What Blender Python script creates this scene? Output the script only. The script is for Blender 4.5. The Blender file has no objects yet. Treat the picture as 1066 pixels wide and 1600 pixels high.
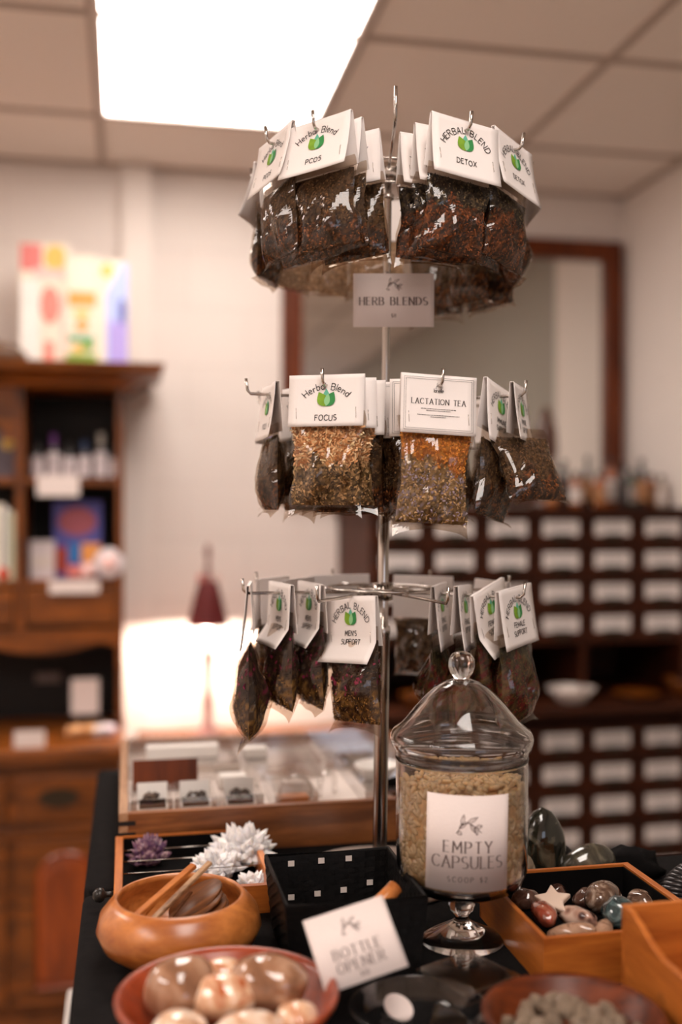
import bpy, math, random
from mathutils import Vector, Matrix, noise
PI = math.pi
C = bpy.context.scene.collection
SC = bpy.context.scene
# ------------------------------------------------------------------ camera, world, exposure
F = 1650.0                                   # focal length in pixels of the 1066x1600 frame
TH = math.atan(333 / 1650); cT, sT = math.cos(TH), math.sin(TH)
EYE = 1.5
cam_d = bpy.data.cameras.new('camera'); cam = bpy.data.objects.new('camera', cam_d); C.objects.link(cam)
cam.location = (0, 0, EYE); cam.rotation_euler = (PI / 2, 0, -TH)
cam_d.sensor_fit = 'VERTICAL'; cam_d.sensor_height = 36; cam_d.sensor_width = 24
cam_d.lens = 36 * F / 1600; cam_d.clip_start = 0.05
cam_d.dof.use_dof = True; cam_d.dof.focus_distance = 1.19; cam_d.dof.aperture_fstop = 1.6
cam_d.dof.aperture_blades = 0
SC.camera = cam
SC.view_settings.view_transform = 'Standard'; SC.view_settings.look = 'None'
SC.view_settings.exposure = 0.0; SC.view_settings.gamma = 1; SC.view_settings.use_curve_mapping = False
SC.cycles.transparent_max_bounces = 32; SC.cycles.max_bounces = 12
SC.cycles.transmission_bounces = 12; SC.cycles.glossy_bounces = 6
SC.cycles.sample_clamp_indirect = 4
wd = bpy.data.worlds.new('daylight'); SC.world = wd; wd.use_nodes = True
wd.node_tree.nodes['Background'].inputs[0].default_value = (0.78, 0.84, 1.0, 1)
wd.node_tree.nodes['Background'].inputs[1].default_value = 2.5
PANEL = 12.5                                  # radiance of the ceiling light diffusers
PANEL_COL = (1.0, 0.89, 0.815)

def ray(x, y):
    u = (x - 533) / F; v = (800 - y) / F
    return u, v
def W(x, y, d):                              # photo pixel + distance along the view axis -> room point
    u, v = ray(x, y); return Vector((d * (u * cT + sT), d * (cT - u * sT), EYE + v * d))
def G(x, y, z):                              # where the pixel's sight line meets a level z
    u, v = ray(x, y); return W(x, y, (z - EYE) / v)
def WY(x, y, Y):                             # where it meets a plane parallel to the back wall
    u, v = ray(x, y); return W(x, y, Y / (cT - u * sT))

# ------------------------------------------------------------------ mesh helpers
class MB:
    def __init__(s): s.v = []; s.f = []; s.m = []; s.sm = []; s.col = None
    def add(s, vs, fs, m=0, smooth=False, col=None):
        b = len(s.v); s.v += [tuple(p) for p in vs]
        for f in fs: s.f.append([b + i for i in f]); s.m.append(m); s.sm.append(smooth)
        if col is not None:
            if s.col is None: s.col = [(1, 1, 1)] * b
            s.col += col if isinstance(col, list) else [col] * len(vs)
        elif s.col is not None: s.col += [(1, 1, 1)] * len(vs)
        return s
    def box(s, x0, x1, y0, y1, z0, z1, m=0):
        vs = [(x, y, z) for z in (z0, z1) for y in (y0, y1) for x in (x0, x1)]
        return s.add(vs, [(0, 2, 3, 1), (4, 5, 7, 6), (0, 1, 5, 4), (2, 6, 7, 3), (0, 4, 6, 2), (1, 3, 7, 5)], m)
    def obox(s, o, ax, ay, az, m=0):         # oriented box: corner + 3 edge vectors
        o, ax, ay, az = map(Vector, (o, ax, ay, az))
        vs = [o + ax * i + ay * j + az * k for k in (0, 1) for j in (0, 1) for i in (0, 1)]
        return s.add(vs, [(0, 2, 3, 1), (4, 5, 7, 6), (0, 1, 5, 4), (2, 6, 7, 3), (0, 4, 6, 2), (1, 3, 7, 5)], m)
    def tube(s, pts, r, n=10, m=0, closed=False, cap=True):
        pts = [Vector(p) for p in pts]; k = len(pts); vs = []; prev = None
        rs = r if isinstance(r, (list, tuple)) else [r] * k
        for i, p in enumerate(pts):
            if closed: t = pts[(i + 1) % k] - pts[i - 1]
            else: t = pts[min(i + 1, k - 1)] - pts[max(i - 1, 0)]
            t.normalize()
            if prev is None:
                a = Vector((0, 0, 1)) if abs(t.z) < .9 else Vector((1, 0, 0)); nrm = t.cross(a).normalized()
            else: nrm = (prev - t * prev.dot(t)).normalized()
            prev = nrm; bi = t.cross(nrm)
            vs += [p + (nrm * math.cos(2 * PI * j / n) + bi * math.sin(2 * PI * j / n)) * rs[i] for j in range(n)]
        fs = []
        for i in range(k if closed else k - 1):
            for j in range(n):
                a = i * n + j; b = i * n + (j + 1) % n; c = ((i + 1) % k) * n + (j + 1) % n; d = ((i + 1) % k) * n + j
                fs.append((a, d, c, b))
        s.add(vs, fs, m, True)
        if cap and not closed:
            b = len(s.v) - k * n
            s.f += [[b + j for j in range(n)], [b + (k - 1) * n + j for j in reversed(range(n))]]; s.m += [m, m]; s.sm += [False, False]
        return s
    def lathe(s, prof, n=48, c=(0, 0, 0), m=0, smooth=True, sy=1.0):
        vs = []; cx, cy, cz = c
        for r, z in prof:
            vs += [(cx + r * math.cos(2 * PI * j / n), cy + r * sy * math.sin(2 * PI * j / n), cz + z) for j in range(n)]
        fs = [(i * n + j, i * n + (j + 1) % n, (i + 1) * n + (j + 1) % n, (i + 1) * n + j) for i in range(len(prof) - 1) for j in range(n)]
        return s.add(vs, fs, m, smooth)
    def prism(s, poly, y0, y1, m=0, plane='xz'):   # 2D outline extruded
        n = len(poly)
        def P(p, t):
            return (p[0], t, p[1]) if plane == 'xz' else ((t, p[0], p[1]) if plane == 'yz' else (p[0], p[1], t))
        vs = [P(p, y0) for p in poly] + [P(p, y1) for p in poly]
        fs = [tuple(range(n)), tuple(range(2 * n - 1, n - 1, -1))] + [(i, i + n, (i + 1) % n + n, (i + 1) % n) for i in range(n)]
        return s.add(vs, fs, m)
    def ico(s, c, r, sub=2, m=0, disp=0.0, freq=1.0, seed=0, smooth=True, col=None, rot=None):
        vs, fs = ICO(sub); out = []
        for p in vs:
            k = 1 + disp * noise.noise(p * freq + Vector((seed * 7.3, seed * 1.7, seed * 3.1))) if disp else 1
            q = Vector((p.x * r[0], p.y * r[1], p.z * r[2])) * k
            if rot: q = rot @ q
            out.append(q + Vector(c))
        return s.add(out, fs, m, smooth, col)
    def mesh(s, name, mats):
        me = bpy.data.meshes.new(name); me.from_pydata(s.v, [], s.f)
        for m in (mats if isinstance(mats, (list, tuple)) else [mats]): me.materials.append(m)
        me.polygons.foreach_set('material_index', s.m); me.polygons.foreach_set('use_smooth', s.sm)
        if s.col is not None:
            a = me.color_attributes.new('col', 'FLOAT_COLOR', 'POINT')
            a.data.foreach_set('color', [x for c in s.col for x in (c[0], c[1], c[2], 1)])
        me.update(); return me
    def build(s, name, mats, parent=None, loc=(0, 0, 0), rot=(0, 0, 0), bevel=0):
        o = link(name, s.mesh(name, mats), parent, loc, rot)
        if bevel:
            b = o.modifiers.new('bevel', 'BEVEL'); b.width = bevel; b.segments = 2; b.limit_method = 'ANGLE'
        return o
_ico = {}
def ICO(sub):
    if sub not in _ico:
        import bmesh
        b = bmesh.new(); bmesh.ops.create_icosphere(b, subdivisions=sub, radius=1); b.verts.ensure_lookup_table()
        _ico[sub] = ([v.co.copy() for v in b.verts], [tuple(v.index for v in f.verts) for f in b.faces]); b.free()
    return _ico[sub]
def link(name, data, parent=None, loc=(0, 0, 0), rot=(0, 0, 0)):
    o = bpy.data.objects.new(name, data); C.objects.link(o); o.location = loc; o.rotation_euler = rot
    if parent: o.parent = parent
    return o
def tag(o, label, cat, group=None, kind=None):
    o['label'] = label; o['category'] = cat
    if group: o['group'] = group
    if kind: o['kind'] = kind
    return o
def thing(name, label, cat, loc=(0, 0, 0), rot=(0, 0, 0), group=None):
    r = (0, 0, rot) if not isinstance(rot, (tuple, list)) and not hasattr(rot, 'x') else rot
    return tag(link(name, None, None, loc, r), label, cat, group)
def struct(o):
    o['kind'] = 'structure'; return o

# ------------------------------------------------------------------ materials
def lin(*c):
    return tuple(((x / 255) / 12.92 if x <= 10 else (((x / 255) + .055) / 1.055) ** 2.4) for x in c)
def newmat(name):
    m = bpy.data.materials.new(name); m.use_nodes = True; nt = m.node_tree
    return m, nt, nt.nodes['Principled BSDF']
def mat(name, col, rough=.5, metal=0, var=.12, scale=12, bump=0, bscale=60, coat=0, sheen=0, trans=0, ior=1.45, sub=0, spec=.5):
    m, nt, b = newmat(name); L = nt.links; N = nt.nodes
    b.inputs['Roughness'].default_value = rough; b.inputs['Metallic'].default_value = metal; b.inputs['Specular IOR Level'].default_value = spec
    b.inputs['Coat Weight'].default_value = coat; b.inputs['Coat Roughness'].default_value = .12
    b.inputs['Transmission Weight'].default_value = trans; b.inputs['IOR'].default_value = ior
    if sub:
        b.inputs['Subsurface Weight'].default_value = sub; b.inputs['Subsurface Radius'].default_value = (.01, .008, .006)
        b.inputs['Subsurface Scale'].default_value = 1
    tc = N.new('ShaderNodeTexCoord')
    n = N.new('ShaderNodeTexNoise'); n.inputs['Scale'].default_value = scale; n.inputs['Detail'].default_value = 5
    L.new(tc.outputs['Object'], n.inputs['Vector'])
    r = N.new('ShaderNodeValToRGB'); L.new(n.outputs['Fac'], r.inputs[0])
    r.color_ramp.elements[0].position = .3; r.color_ramp.elements[1].position = .7
    r.color_ramp.elements[0].color = tuple(x * (1 - var) for x in col) + (1,)
    r.color_ramp.elements[1].color = tuple(min(1, x * (1 + var)) for x in col) + (1,)
    L.new(r.outputs[0], b.inputs['Base Color'])
    if bump:
        n2 = N.new('ShaderNodeTexNoise'); n2.inputs['Scale'].default_value = bscale; L.new(tc.outputs['Object'], n2.inputs['Vector'])
        bp = N.new('ShaderNodeBump'); bp.inputs['Strength'].default_value = bump; bp.inputs['Distance'].default_value = .002
        L.new(n2.outputs['Fac'], bp.inputs['Height']); L.new(bp.outputs[0], b.inputs['Normal'])
    return m
def wood(name, dark, light, axis='x', scale=6, rough=.38, coat=.25, contrast=.6, spec=.4):
    m, nt, b = newmat(name); L = nt.links; N = nt.nodes
    tc = N.new('ShaderNodeTexCoord'); mp = N.new('ShaderNodeMapping'); L.new(tc.outputs['Object'], mp.inputs[0])
    st = {'x': (.12, 1, 1), 'y': (1, .12, 1), 'z': (1, 1, .12)}[axis]
    mp.inputs['Scale'].default_value = tuple(k * scale for k in st)
    n1 = N.new('ShaderNodeTexNoise'); n1.inputs['Scale'].default_value = 4; n1.inputs['Detail'].default_value = 8
    n1.inputs['Distortion'].default_value = 1.2; L.new(mp.outputs[0], n1.inputs['Vector'])
    n2 = N.new('ShaderNodeTexNoise'); n2.inputs['Scale'].default_value = 30; n2.inputs['Detail'].default_value = 3; L.new(mp.outputs[0], n2.inputs['Vector'])
    mx = N.new('ShaderNodeMath'); mx.operation = 'MULTIPLY_ADD'; mx.inputs[1].default_value = .35
    L.new(n2.outputs['Fac'], mx.inputs[0]); L.new(n1.outputs['Fac'], mx.inputs[2])
    r = N.new('ShaderNodeValToRGB'); L.new(mx.outputs[0], r.inputs[0])
    r.color_ramp.elements[0].position = .68 - contrast * .3; r.color_ramp.elements[1].position = .68 + contrast * .3
    r.color_ramp.elements[0].color = (*dark, 1); r.color_ramp.elements[1].color = (*light, 1)
    L.new(r.outputs[0], b.inputs['Base Color']); b.inputs['Roughness'].default_value = rough; b.inputs['Specular IOR Level'].default_value = spec
    b.inputs['Coat Weight'].default_value = coat; b.inputs['Coat Roughness'].default_value = .25
    bp = N.new('ShaderNodeBump'); bp.inputs['Strength'].default_value = .15; bp.inputs['Distance'].default_value = .0008
    L.new(n2.outputs['Fac'], bp.inputs['Height']); L.new(bp.outputs[0], b.inputs['Normal'])
    return m
def vein(name, cols, scale=30, rough=.12, coat=.5, detail=6, dist=2.0, voro=False, bump=0):     # banded / mottled stone
    m, nt, b = newmat(name); L = nt.links; N = nt.nodes
    tc = N.new('ShaderNodeTexCoord')
    n = N.new('ShaderNodeTexVoronoi' if voro else 'ShaderNodeTexNoise'); n.inputs['Scale'].default_value = scale
    if not voro: n.inputs['Detail'].default_value = detail; n.inputs['Distortion'].default_value = dist
    L.new(tc.outputs['Object'], n.inputs['Vector'])
    r = N.new('ShaderNodeValToRGB'); L.new(n.outputs['Distance' if voro else 'Fac'], r.inputs[0])
    k = len(cols); e = r.color_ramp.elements
    while len(e) < k: e.new(.5)
    for i, c in enumerate(cols): e[i].position = .3 + .4 * i / (k - 1); e[i].color = (*c, 1)
    L.new(r.outputs[0], b.inputs['Base Color']); b.inputs['Roughness'].default_value = rough
    b.inputs['Coat Weight'].default_value = coat; b.inputs['Coat Roughness'].default_value = .05
    if bump:
        bp = N.new('ShaderNodeBump'); bp.inputs['Strength'].default_value = bump; bp.inputs['Distance'].default_value = .002
        L.new(n.outputs[0], bp.inputs['Height']); L.new(bp.outputs[0], b.inputs['Normal'])
    return m
def clear(name, tint=(.95, .93, .9), base=.05, edge=.9, rough=.04, power=3.0, bump=0, gcol=(1, 1, 1)):   # thin clear sheet: see-through plus surface reflection
    m = bpy.data.materials.new(name); m.use_nodes = True; nt = m.node_tree; N = nt.nodes; L = nt.links
    N.clear(); out = N.new('ShaderNodeOutputMaterial'); mix = N.new('ShaderNodeMixShader')
    t = N.new('ShaderNodeBsdfTransparent'); t.inputs[0].default_value = (*tint, 1)
    g = N.new('ShaderNodeBsdfGlossy'); g.inputs['Roughness'].default_value = rough; g.inputs[0].default_value = (*gcol, 1)
    lw = N.new('ShaderNodeLayerWeight'); lw.inputs[0].default_value = .5
    p = N.new('ShaderNodeMath'); p.operation = 'POWER'; p.inputs[1].default_value = power; L.new(lw.outputs['Facing'], p.inputs[0])
    ma = N.new('ShaderNodeMath'); ma.operation = 'MULTIPLY_ADD'; ma.inputs[1].default_value = edge - base; ma.inputs[2].default_value = base
    L.new(p.outputs[0], ma.inputs[0]); L.new(ma.outputs[0], mix.inputs[0]); L.new(t.outputs[0], mix.inputs[1]); L.new(g.outputs[0], mix.inputs[2])
    L.new(mix.outputs[0], out.inputs[0])
    if bump:
        tc = N.new('ShaderNodeTexCoord'); n = N.new('ShaderNodeTexNoise'); n.inputs['Scale'].default_value = 45; n.inputs['Detail'].default_value = 2
        L.new(tc.outputs['Object'], n.inputs['Vector'])
        bp = N.new('ShaderNodeBump'); bp.inputs['Strength'].default_value = bump; bp.inputs['Distance'].default_value = .004
        L.new(n.outputs['Fac'], bp.inputs['Height']); L.new(bp.outputs[0], g.inputs['Normal'])
    return m
def emit(name, col, s):
    m = bpy.data.materials.new(name); m.use_nodes = True; nt = m.node_tree; N = nt.nodes; N.clear()
    out = N.new('ShaderNodeOutputMaterial'); e = N.new('ShaderNodeEmission'); e.inputs[0].default_value = (*col, 1); e.inputs[1].default_value = s
    nt.links.new(e.outputs[0], out.inputs[0]); return m
def attr_mat(name, rough=.7, k=1.0, bump=.0):
    m, nt, b = newmat(name); a = nt.nodes.new('ShaderNodeAttribute'); a.attribute_name = 'col'
    nt.links.new(a.outputs['Color'], b.inputs['Base Color']); b.inputs['Roughness'].default_value = rough
    b.inputs['Specular IOR Level'].default_value = .3
    return m
M = {}
M['wall'] = mat('wall_paint', lin(230, 220, 213), .75, var=.02, scale=2)
M['wall_grey'] = mat('grey_wall_paint', lin(158, 152, 143), .8, var=.03, scale=2)
M['steel'] = mat('steel_rod', (.55, .5, .46), .18, 1, var=.05)
M['card'] = mat('card_stock', lin(238, 230, 226), .7, var=.01, bump=.05, bscale=400)
M['paper'] = mat('sign_paper', lin(226, 212, 207), .7, var=.015, bump=.08, bscale=300)
M['ink'] = mat('black_ink', lin(40, 34, 32), .7, var=0)
M['inkbrown'] = mat('grey_brown_ink', lin(112, 96, 92), .7, var=0)
M['lg1'] = mat('leaf_green_left', lin(120, 160, 40), .7, var=.25, scale=60)
M['lg2'] = mat('leaf_green_right', lin(50, 135, 70), .7, var=.15, scale=60)
M['lg3'] = mat('leaf_teal', lin(95, 175, 150), .7, var=.05)
M['lg4'] = mat('leaf_light_green', lin(140, 195, 140), .7, var=.05)
M['fill'] = attr_mat('dried_herbs')
M['film'] = clear('cellophane', (.82, .76, .70), .045, .30, .03, 3.0, bump=.15)
M['glass'] = clear('clear_glass', (.97, .965, .96), .045, .95, .02, 3.2)
M['acrylic'] = clear('clear_acrylic', (.93, .92, .91), .14, .85, .06, 2.2)
M['solid_glass'] = mat('solid_glass', (1, 1, 1), .02, trans=1, var=0, ior=1.46)
M['oak'] = wood('orange_brown_wood', lin(66, 31, 5), lin(130, 68, 15), 'z', 5, coat=.1)
M['oakx'] = wood('orange_brown_wood_lengthwise', lin(74, 36, 6), lin(140, 75, 18), 'x', 5, coat=.1)
M['apoth'] = wood('dark_brown_wood', lin(40, 16, 6), lin(74, 33, 12), 'x', 5, rough=.55, coat=0, spec=.2)
M['frame'] = wood('reddish_dark_wood', lin(70, 28, 8), lin(118, 54, 18), 'z', 5, coat=.05, spec=.25)
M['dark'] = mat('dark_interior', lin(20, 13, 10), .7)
M['case'] = wood('walnut_wood', lin(104, 58, 28), lin(158, 98, 54), 'x', 9)
M['pine'] = wood('orange_pine', lin(158, 82, 26), lin(204, 120, 48), 'y', 8, rough=.45)
M['pinex'] = wood('orange_pine_lengthwise', lin(156, 80, 26), lin(200, 116, 46), 'x', 8, rough=.45)
M['bowl'] = wood('honey_wood', lin(156, 84, 34), lin(206, 128, 64), 'x', 7, rough=.3, coat=.5)
M['redbowl'] = wood('red_brown_wood', lin(110, 38, 14), lin(166, 70, 34), 'x', 7, rough=.3, coat=.25, spec=.3)
M['darkbowl'] = wood('dark_red_wood', lin(56, 20, 8), lin(112, 50, 18), 'x', 7, rough=.4, coat=.08, spec=.25)
M['cloth'] = mat('black_cloth', lin(20, 18, 18), .95, spec=.1, var=.3, scale=90, bump=.3, bscale=500)
M['felt'] = mat('black_felt', lin(12, 10, 10), .95, spec=.1, var=.2, scale=80)
M['black'] = mat('black_weave', lin(14, 12, 12), .5, spec=.25, var=.3, scale=40, bump=.3, bscale=250)
M['white'] = mat('white_plastic', lin(228, 222, 216), .4, var=.02)
M['offwhite'] = mat('off_white', lin(215, 202, 194), .6, var=.05)
M['black_metal'] = mat('black_metal', (.02, .017, .015), .35, .2)
M['brass'] = mat('dark_brass', (.05, .035, .022), .45, .6)
# ------------------------------------------------------------------ the room
XL, XR, YF, YB, ZC = -2.4, 1.82, -2.2, 3.66, 2.67
def carpet():
    return mat('beige_floor', lin(176, 156, 136), .8, var=.1, scale=20, bump=.2, bscale=200)
struct(MB().box(XL, XR + .1, YF, YB, -.05, 0).build('floor', carpet()))
m_tile, nt, bs = newmat('ceiling_tile')
tc = nt.nodes.new('ShaderNodeTexCoord'); n = nt.nodes.new('ShaderNodeTexNoise'); n.inputs['Scale'].default_value = 160
nt.links.new(tc.outputs['Object'], n.inputs['Vector']); bp = nt.nodes.new('ShaderNodeBump'); bp.inputs['Strength'].default_value = .4; bp.inputs['Distance'].default_value = .002
nt.links.new(n.outputs['Fac'], bp.inputs['Height']); nt.links.new(bp.outputs[0], bs.inputs['Normal'])
bs.inputs['Base Color'].default_value = (*lin(238, 226, 217), 1); bs.inputs['Roughness'].default_value = .85
# ceiling: slab with openings left for the light troffers
PX = [(-.02, .59)]; GP_ = .655; GX0 = -.085; troffers = [(GX0, 3.2 - 2 * GP_), (GX0, 3.2 - 6 * GP_), (GX0 - 3 * GP_, 3.2 - 2 * GP_), (GX0 - 3 * GP_, 3.2 - 6 * GP_)]
cb = MB(); gx = [GX0 + GP_ * k for k in range(-4, 4)]; gx = [XL] + [g for g in gx if XL < g < XR] + [XR]
gy = sorted([YF] + [3.2 - GP_ * k for k in range(0, 9) if 3.2 - GP_ * k > YF] + [YB])
def in_troffer(x, y):
    return any(a < x < a + GP_ and b < y < b + 2 * GP_ for a, b in troffers)
for i in range(len(gx) - 1):
    for j in range(len(gy) - 1):
        if not in_troffer((gx[i] + gx[i + 1]) / 2, (gy[j] + gy[j + 1]) / 2):
            cb.box(gx[i], gx[i + 1], gy[j], gy[j + 1], ZC + .004, ZC + .03)
struct(cb.build('ceiling', m_tile))
tb = MB()
for g in gx[1:-1]:
    tb.box(g - .012, g + .012, YF, YB, ZC - .001, ZC + .02)
for g in gy[1:-1]:
    tb.box(XL, XR, g - .012, g + .012, ZC - .002, ZC + .019)
tb.box(XL, XR, YB - .025, YB, ZC - .003, ZC + .02); tb.box(XR - .025, XR, YF, YB, ZC - .003, ZC + .02)
struct(tb.build('trim_1', mat('ceiling_grid_metal', lin(176, 158, 146), .5, var=.02)))
# back wall of painted blocks
m_blk, nt, bs = newmat('painted_block'); tc = nt.nodes.new('ShaderNodeTexCoord'); mp = nt.nodes.new('ShaderNodeMapping')
mp.inputs['Rotation'].default_value = (PI / 2, 0, 0); nt.links.new(tc.outputs['Object'], mp.inputs[0])
br = nt.nodes.new('ShaderNodeTexBrick'); br.inputs['Scale'].default_value = 1; br.inputs['Brick Width'].default_value = .4; br.inputs['Row Height'].default_value = .2
br.inputs['Mortar Size'].default_value = .005; br.inputs['Mortar Smooth'].default_value = 1
br.inputs['Color1'].default_value = (*lin(226, 216, 209), 1); br.inputs['Color2'].default_value = (*lin(223, 212, 205), 1); br.inputs['Mortar'].default_value = (*lin(214, 203, 196), 1)
nt.links.new(mp.outputs[0], br.inputs['Vector']); nt.links.new(br.outputs['Color'], bs.inputs['Base Color']); bs.inputs['Roughness'].default_value = .6
bp = nt.nodes.new('ShaderNodeBump'); bp.inputs['Strength'].default_value = .35; bp.inputs['Distance'].default_value = .003; bp.invert = True
nt.links.new(br.outputs['Fac'], bp.inputs['Height']); nt.links.new(bp.outputs[0], bs.inputs['Normal'])
struct(MB().box(XL - .1, XR + .1, YB, YB + .1, 0, ZC).build('wall_back', m_blk))
struct(MB().box(XL - .1, XL, YF, YB, 0, ZC).build('wall_left', M['wall']))
struct(MB().box(XR, XR + .1, 2.98, YB, 0, ZC).build('wall_right', M['wall']))
struct(MB().box(XR, XR + .1, YF, 2.98, 0, ZC).build('wall_right_grey', M['wall_grey']))
# wall behind the camera, with a window
wx0, wx1, wz0, wz1 = .5, 1.6, 1.0, 2.2
fw = MB(); fw.box(XL, wx0, YF - .1, YF, 0, ZC); fw.box(wx1, XR, YF - .1, YF, 0, ZC); fw.box(wx0, wx1, YF - .1, YF, 0, wz0); fw.box(wx0, wx1, YF - .1, YF, wz1, ZC)
struct(fw.build('wall_front', M['wall']))
w = struct(thing('window_1', '', '', (wx0, YF - .05, wz0)))
for k in ('label', 'category'): del w[k]
wf = MB(); a, b = wx1 - wx0, wz1 - wz0
for q in ((0, .05, 0, b), (a - .05, a, 0, b), (.05, a - .05, 0, .05), (.05, a - .05, b - .05, b), (a / 2 - .015, a / 2 + .015, .05, b - .05)):
    wf.box(q[0], q[1], -.03, .03, q[2], q[3])
wf.build('window_frame', M['white'], w)
MB().box(.05, a - .05, -.003, .003, .05, b - .05).build('window_pane', M['glass'], w)
# pilaster in the back wall beside the hutch
struct(MB().box(-.02, .078, YB - .045, YB, 0, ZC - .003).build('trim_2', M['wall']))

m_diff = emit('lit_diffuser', PANEL_COL, PANEL)
for i, (x, y) in enumerate(troffers):  # only the first panel is in view; the others are added for more light
    lab = ['recessed ceiling light panel glowing white above the spinner rack', 'added unseen light panel behind the viewer in line with the bright one',
           'added unseen light panel over the left side of the room, far end', 'added unseen light panel over the left side of the room, near end'][i]
    t = thing('ceiling_light', lab, 'ceiling light', (x + GP_ / 2, y + GP_, ZC), 0, 'recessed ceiling lights')
    a, b, q = GP_ / 2, GP_, .020
    fb = MB(); fb.box(-a, -a + q, -b, b, -.004, .03); fb.box(a - q, a, -b, b, -.004, .03)
    fb.box(-a + q, a - q, -b, -b + q, -.004, .03); fb.box(-a + q, a - q, b - q, b, -.004, .03); fb.box(-a + q, a - q, -b + q, b - q, .02, .03)
    fb.build('frame', M['offwhite'], t)
    MB().box(-a + q + .001, a - q - .001, -b + q + .001, b - q - .001, .002, .008).build('diffuser', m_diff, t)

# ------------------------------------------------------------------ large framed mirror on the back wall
def XatY(px, Y): return WY(px, 800, Y).x
mY = YB - .035
mx0, mx1 = XatY(441, mY), XatY(974, mY) ; mzt = WY(900, 374, mY).z; mzb = 1.535; fwid = .072
t = thing('wall_mirror', 'large wall mirror in a wide reddish-brown wooden frame above the drawer cabinet', 'mirror', ((mx0 + mx1) / 2, YB, mzb))
hw = (mx1 - mx0) / 2; H = mzt - mzb
fb = MB()
for q in ((-hw, -hw + fwid, 0, H), (hw - fwid, hw, 0, H), (-hw + fwid, hw - fwid, 0, fwid), (-hw + fwid, hw - fwid, H - fwid, H)):
    fb.box(q[0], q[1], -.04, -.001, q[2], q[3])
fb.build('frame', M['frame'], t, bevel=.008)
mm, nt, bs = newmat('mirror_silver'); bs.inputs['Metallic'].default_value = 1; bs.inputs['Roughness'].default_value = .03; bs.inputs['Base Color'].default_value = (.80, .79, .76, 1)
MB().box(-hw + fwid - .005, hw - fwid + .005, -.016, -.008, fwid - .005, H - fwid + .005).build('mirror_glass', mm, t)

# ------------------------------------------------------------------ drawer cabinet (rows of small labelled drawers)
cx0, cx1, cyf = .725, 1.79, 3.15
ac = thing('drawer_cabinet', 'dark brown apothecary cabinet with rows of small drawers carrying white label cards', 'cabinet', (cx0, cyf, 0))
cw = cx1 - cx0; cd = YB - cyf - .01
body = MB()
cols = [.82 + .1757 * k - cx0 for k in range(6)]
rowsU = [1.443, 1.341, 1.239, 1.137]; rowsL = [.766, .662, .558, .454, .350, .246]
ztop = 1.515
body.box(-.012, cw + .012, -.02, cd, ztop - .03, ztop)           # top board
body.box(0, .02, 0, cd, .04, ztop - .03); body.box(cw - .02, cw, 0, cd, .04, ztop - .03)
body.box(.02, cw - .02, .06, cd, .04, .87); body.box(.02, cw - .02, .06, cd, 1.085, ztop - .03)
body.box(.02, cw - .02, cd - .02, cd, .87, 1.085)
for k in range(7):                                               # stiles
    x = cols[0] - .0878 + .1757 * k
    x0, x1 = max(0.02, x - .01), min(cw - .02, x + .01)
    body.box(x0, x1, .003, .07, 1.09, ztop - .03); body.box(x0, x1, .003, .07, .195, .83)
    if k in (2, 4): body.box(x0, x1, .02, cd, .87, 1.085)
for z in [r - .051 for r in rowsU]: body.box(.02, cw - .02, .004, .07, z - .007, z + .007)
for z in [r + .052 for r in rowsL] + [rowsL[-1] - .052]: body.box(.02, cw - .02, .004, .07, z - .007, z + .007)
body.box(0, cw, 0, cd, 0, .05)
body.build('body', M['apoth'], ac, bevel=.002)
MB().box(-.012, cw + .01, -.10, cd, .87, .90).build('worktop', M['apoth'], ac, bevel=.004)
ob = MB(); ob.box(.02, cw - .02, .058, .0601, .052, .19); ob.build('plinth_panel', M['oakx'], ac)
dfm = MB().box(-.076, .076, 0, .02, -.042, .042).mesh('drawer', M['apoth'])
lcm = MB(); lcm.box(-.060, .060, -.002, 0, -.018, .030)
lcm = lcm.mesh('label_card', M['card'])
pb = MB()
pr = [(.036 * math.cos(PI * k / 10), -.006 - .026 * math.sin(PI * k / 10)) for k in range(11)]
vs = [(x, -.003, z) for x, z in pr] + [(x * .8, -.018, z * .8 + .003) for x, z in pr]
pb.add(vs, [(k, k + 1, k + 12, k + 11) for k in range(10)] + [tuple(range(11, 22))], 0, True)
pm = pb.mesh('drawer_pull', M['brass'])
gly = MB()
random.seed(5)
for r in range(2):
    x = -.045
    while x < .045:
        wd_ = random.uniform(.004, .011); gly.box(x, x + wd_, -.0026, -.002, .016 - r * .012, .020 - r * .012); x += wd_ + .003
gm = gly.mesh('handwriting', M['inkbrown'])
for z in rowsU + rowsL:
    for x in cols:
        d = link('drawer', dfm, ac, (x, -.004, z)); link('label_card', lcm, d); link('drawer_pull', pm, d, (0, -.001, -.01)); link('handwriting', gm, d)

# amber and clear bottles on top of it
def bottle_mesh(r, h, neck, glass, cap, lab, tall=.25):
    g = MB(); hb = h * (1 - tall)
    g.lathe([(0, 0), (r * .95, 0), (r, r * .1), (r, hb * .85), (r * .85, hb * .97), (neck, hb * 1.06), (neck, h * .9), (0, h * .9)], 20)
    c = MB().lathe([(0, h * .86), (neck * 1.35, h * .86), (neck * 1.35, h), (0, h)], 16)
    l = MB().lathe([(r * 1.015, hb * .18), (r * 1.015, hb * .75)], 20)
    return g.mesh('body', glass), c.mesh('cap', cap), l.mesh('paper_label', lab)
amber = mat('amber_glass', lin(150, 78, 30), .15, coat=.6); dkglass = mat('dark_glass', lin(46, 36, 34), .15, coat=.6)
clearb = mat('pale_bottle', lin(176, 160, 146), .25); greenb = mat('green_bottle', lin(84, 96, 78), .2)
capk = mat('black_cap', lin(30, 27, 27), .4)
kraft = mat('kraft_label', lin(168, 118, 78), .7)
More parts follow.
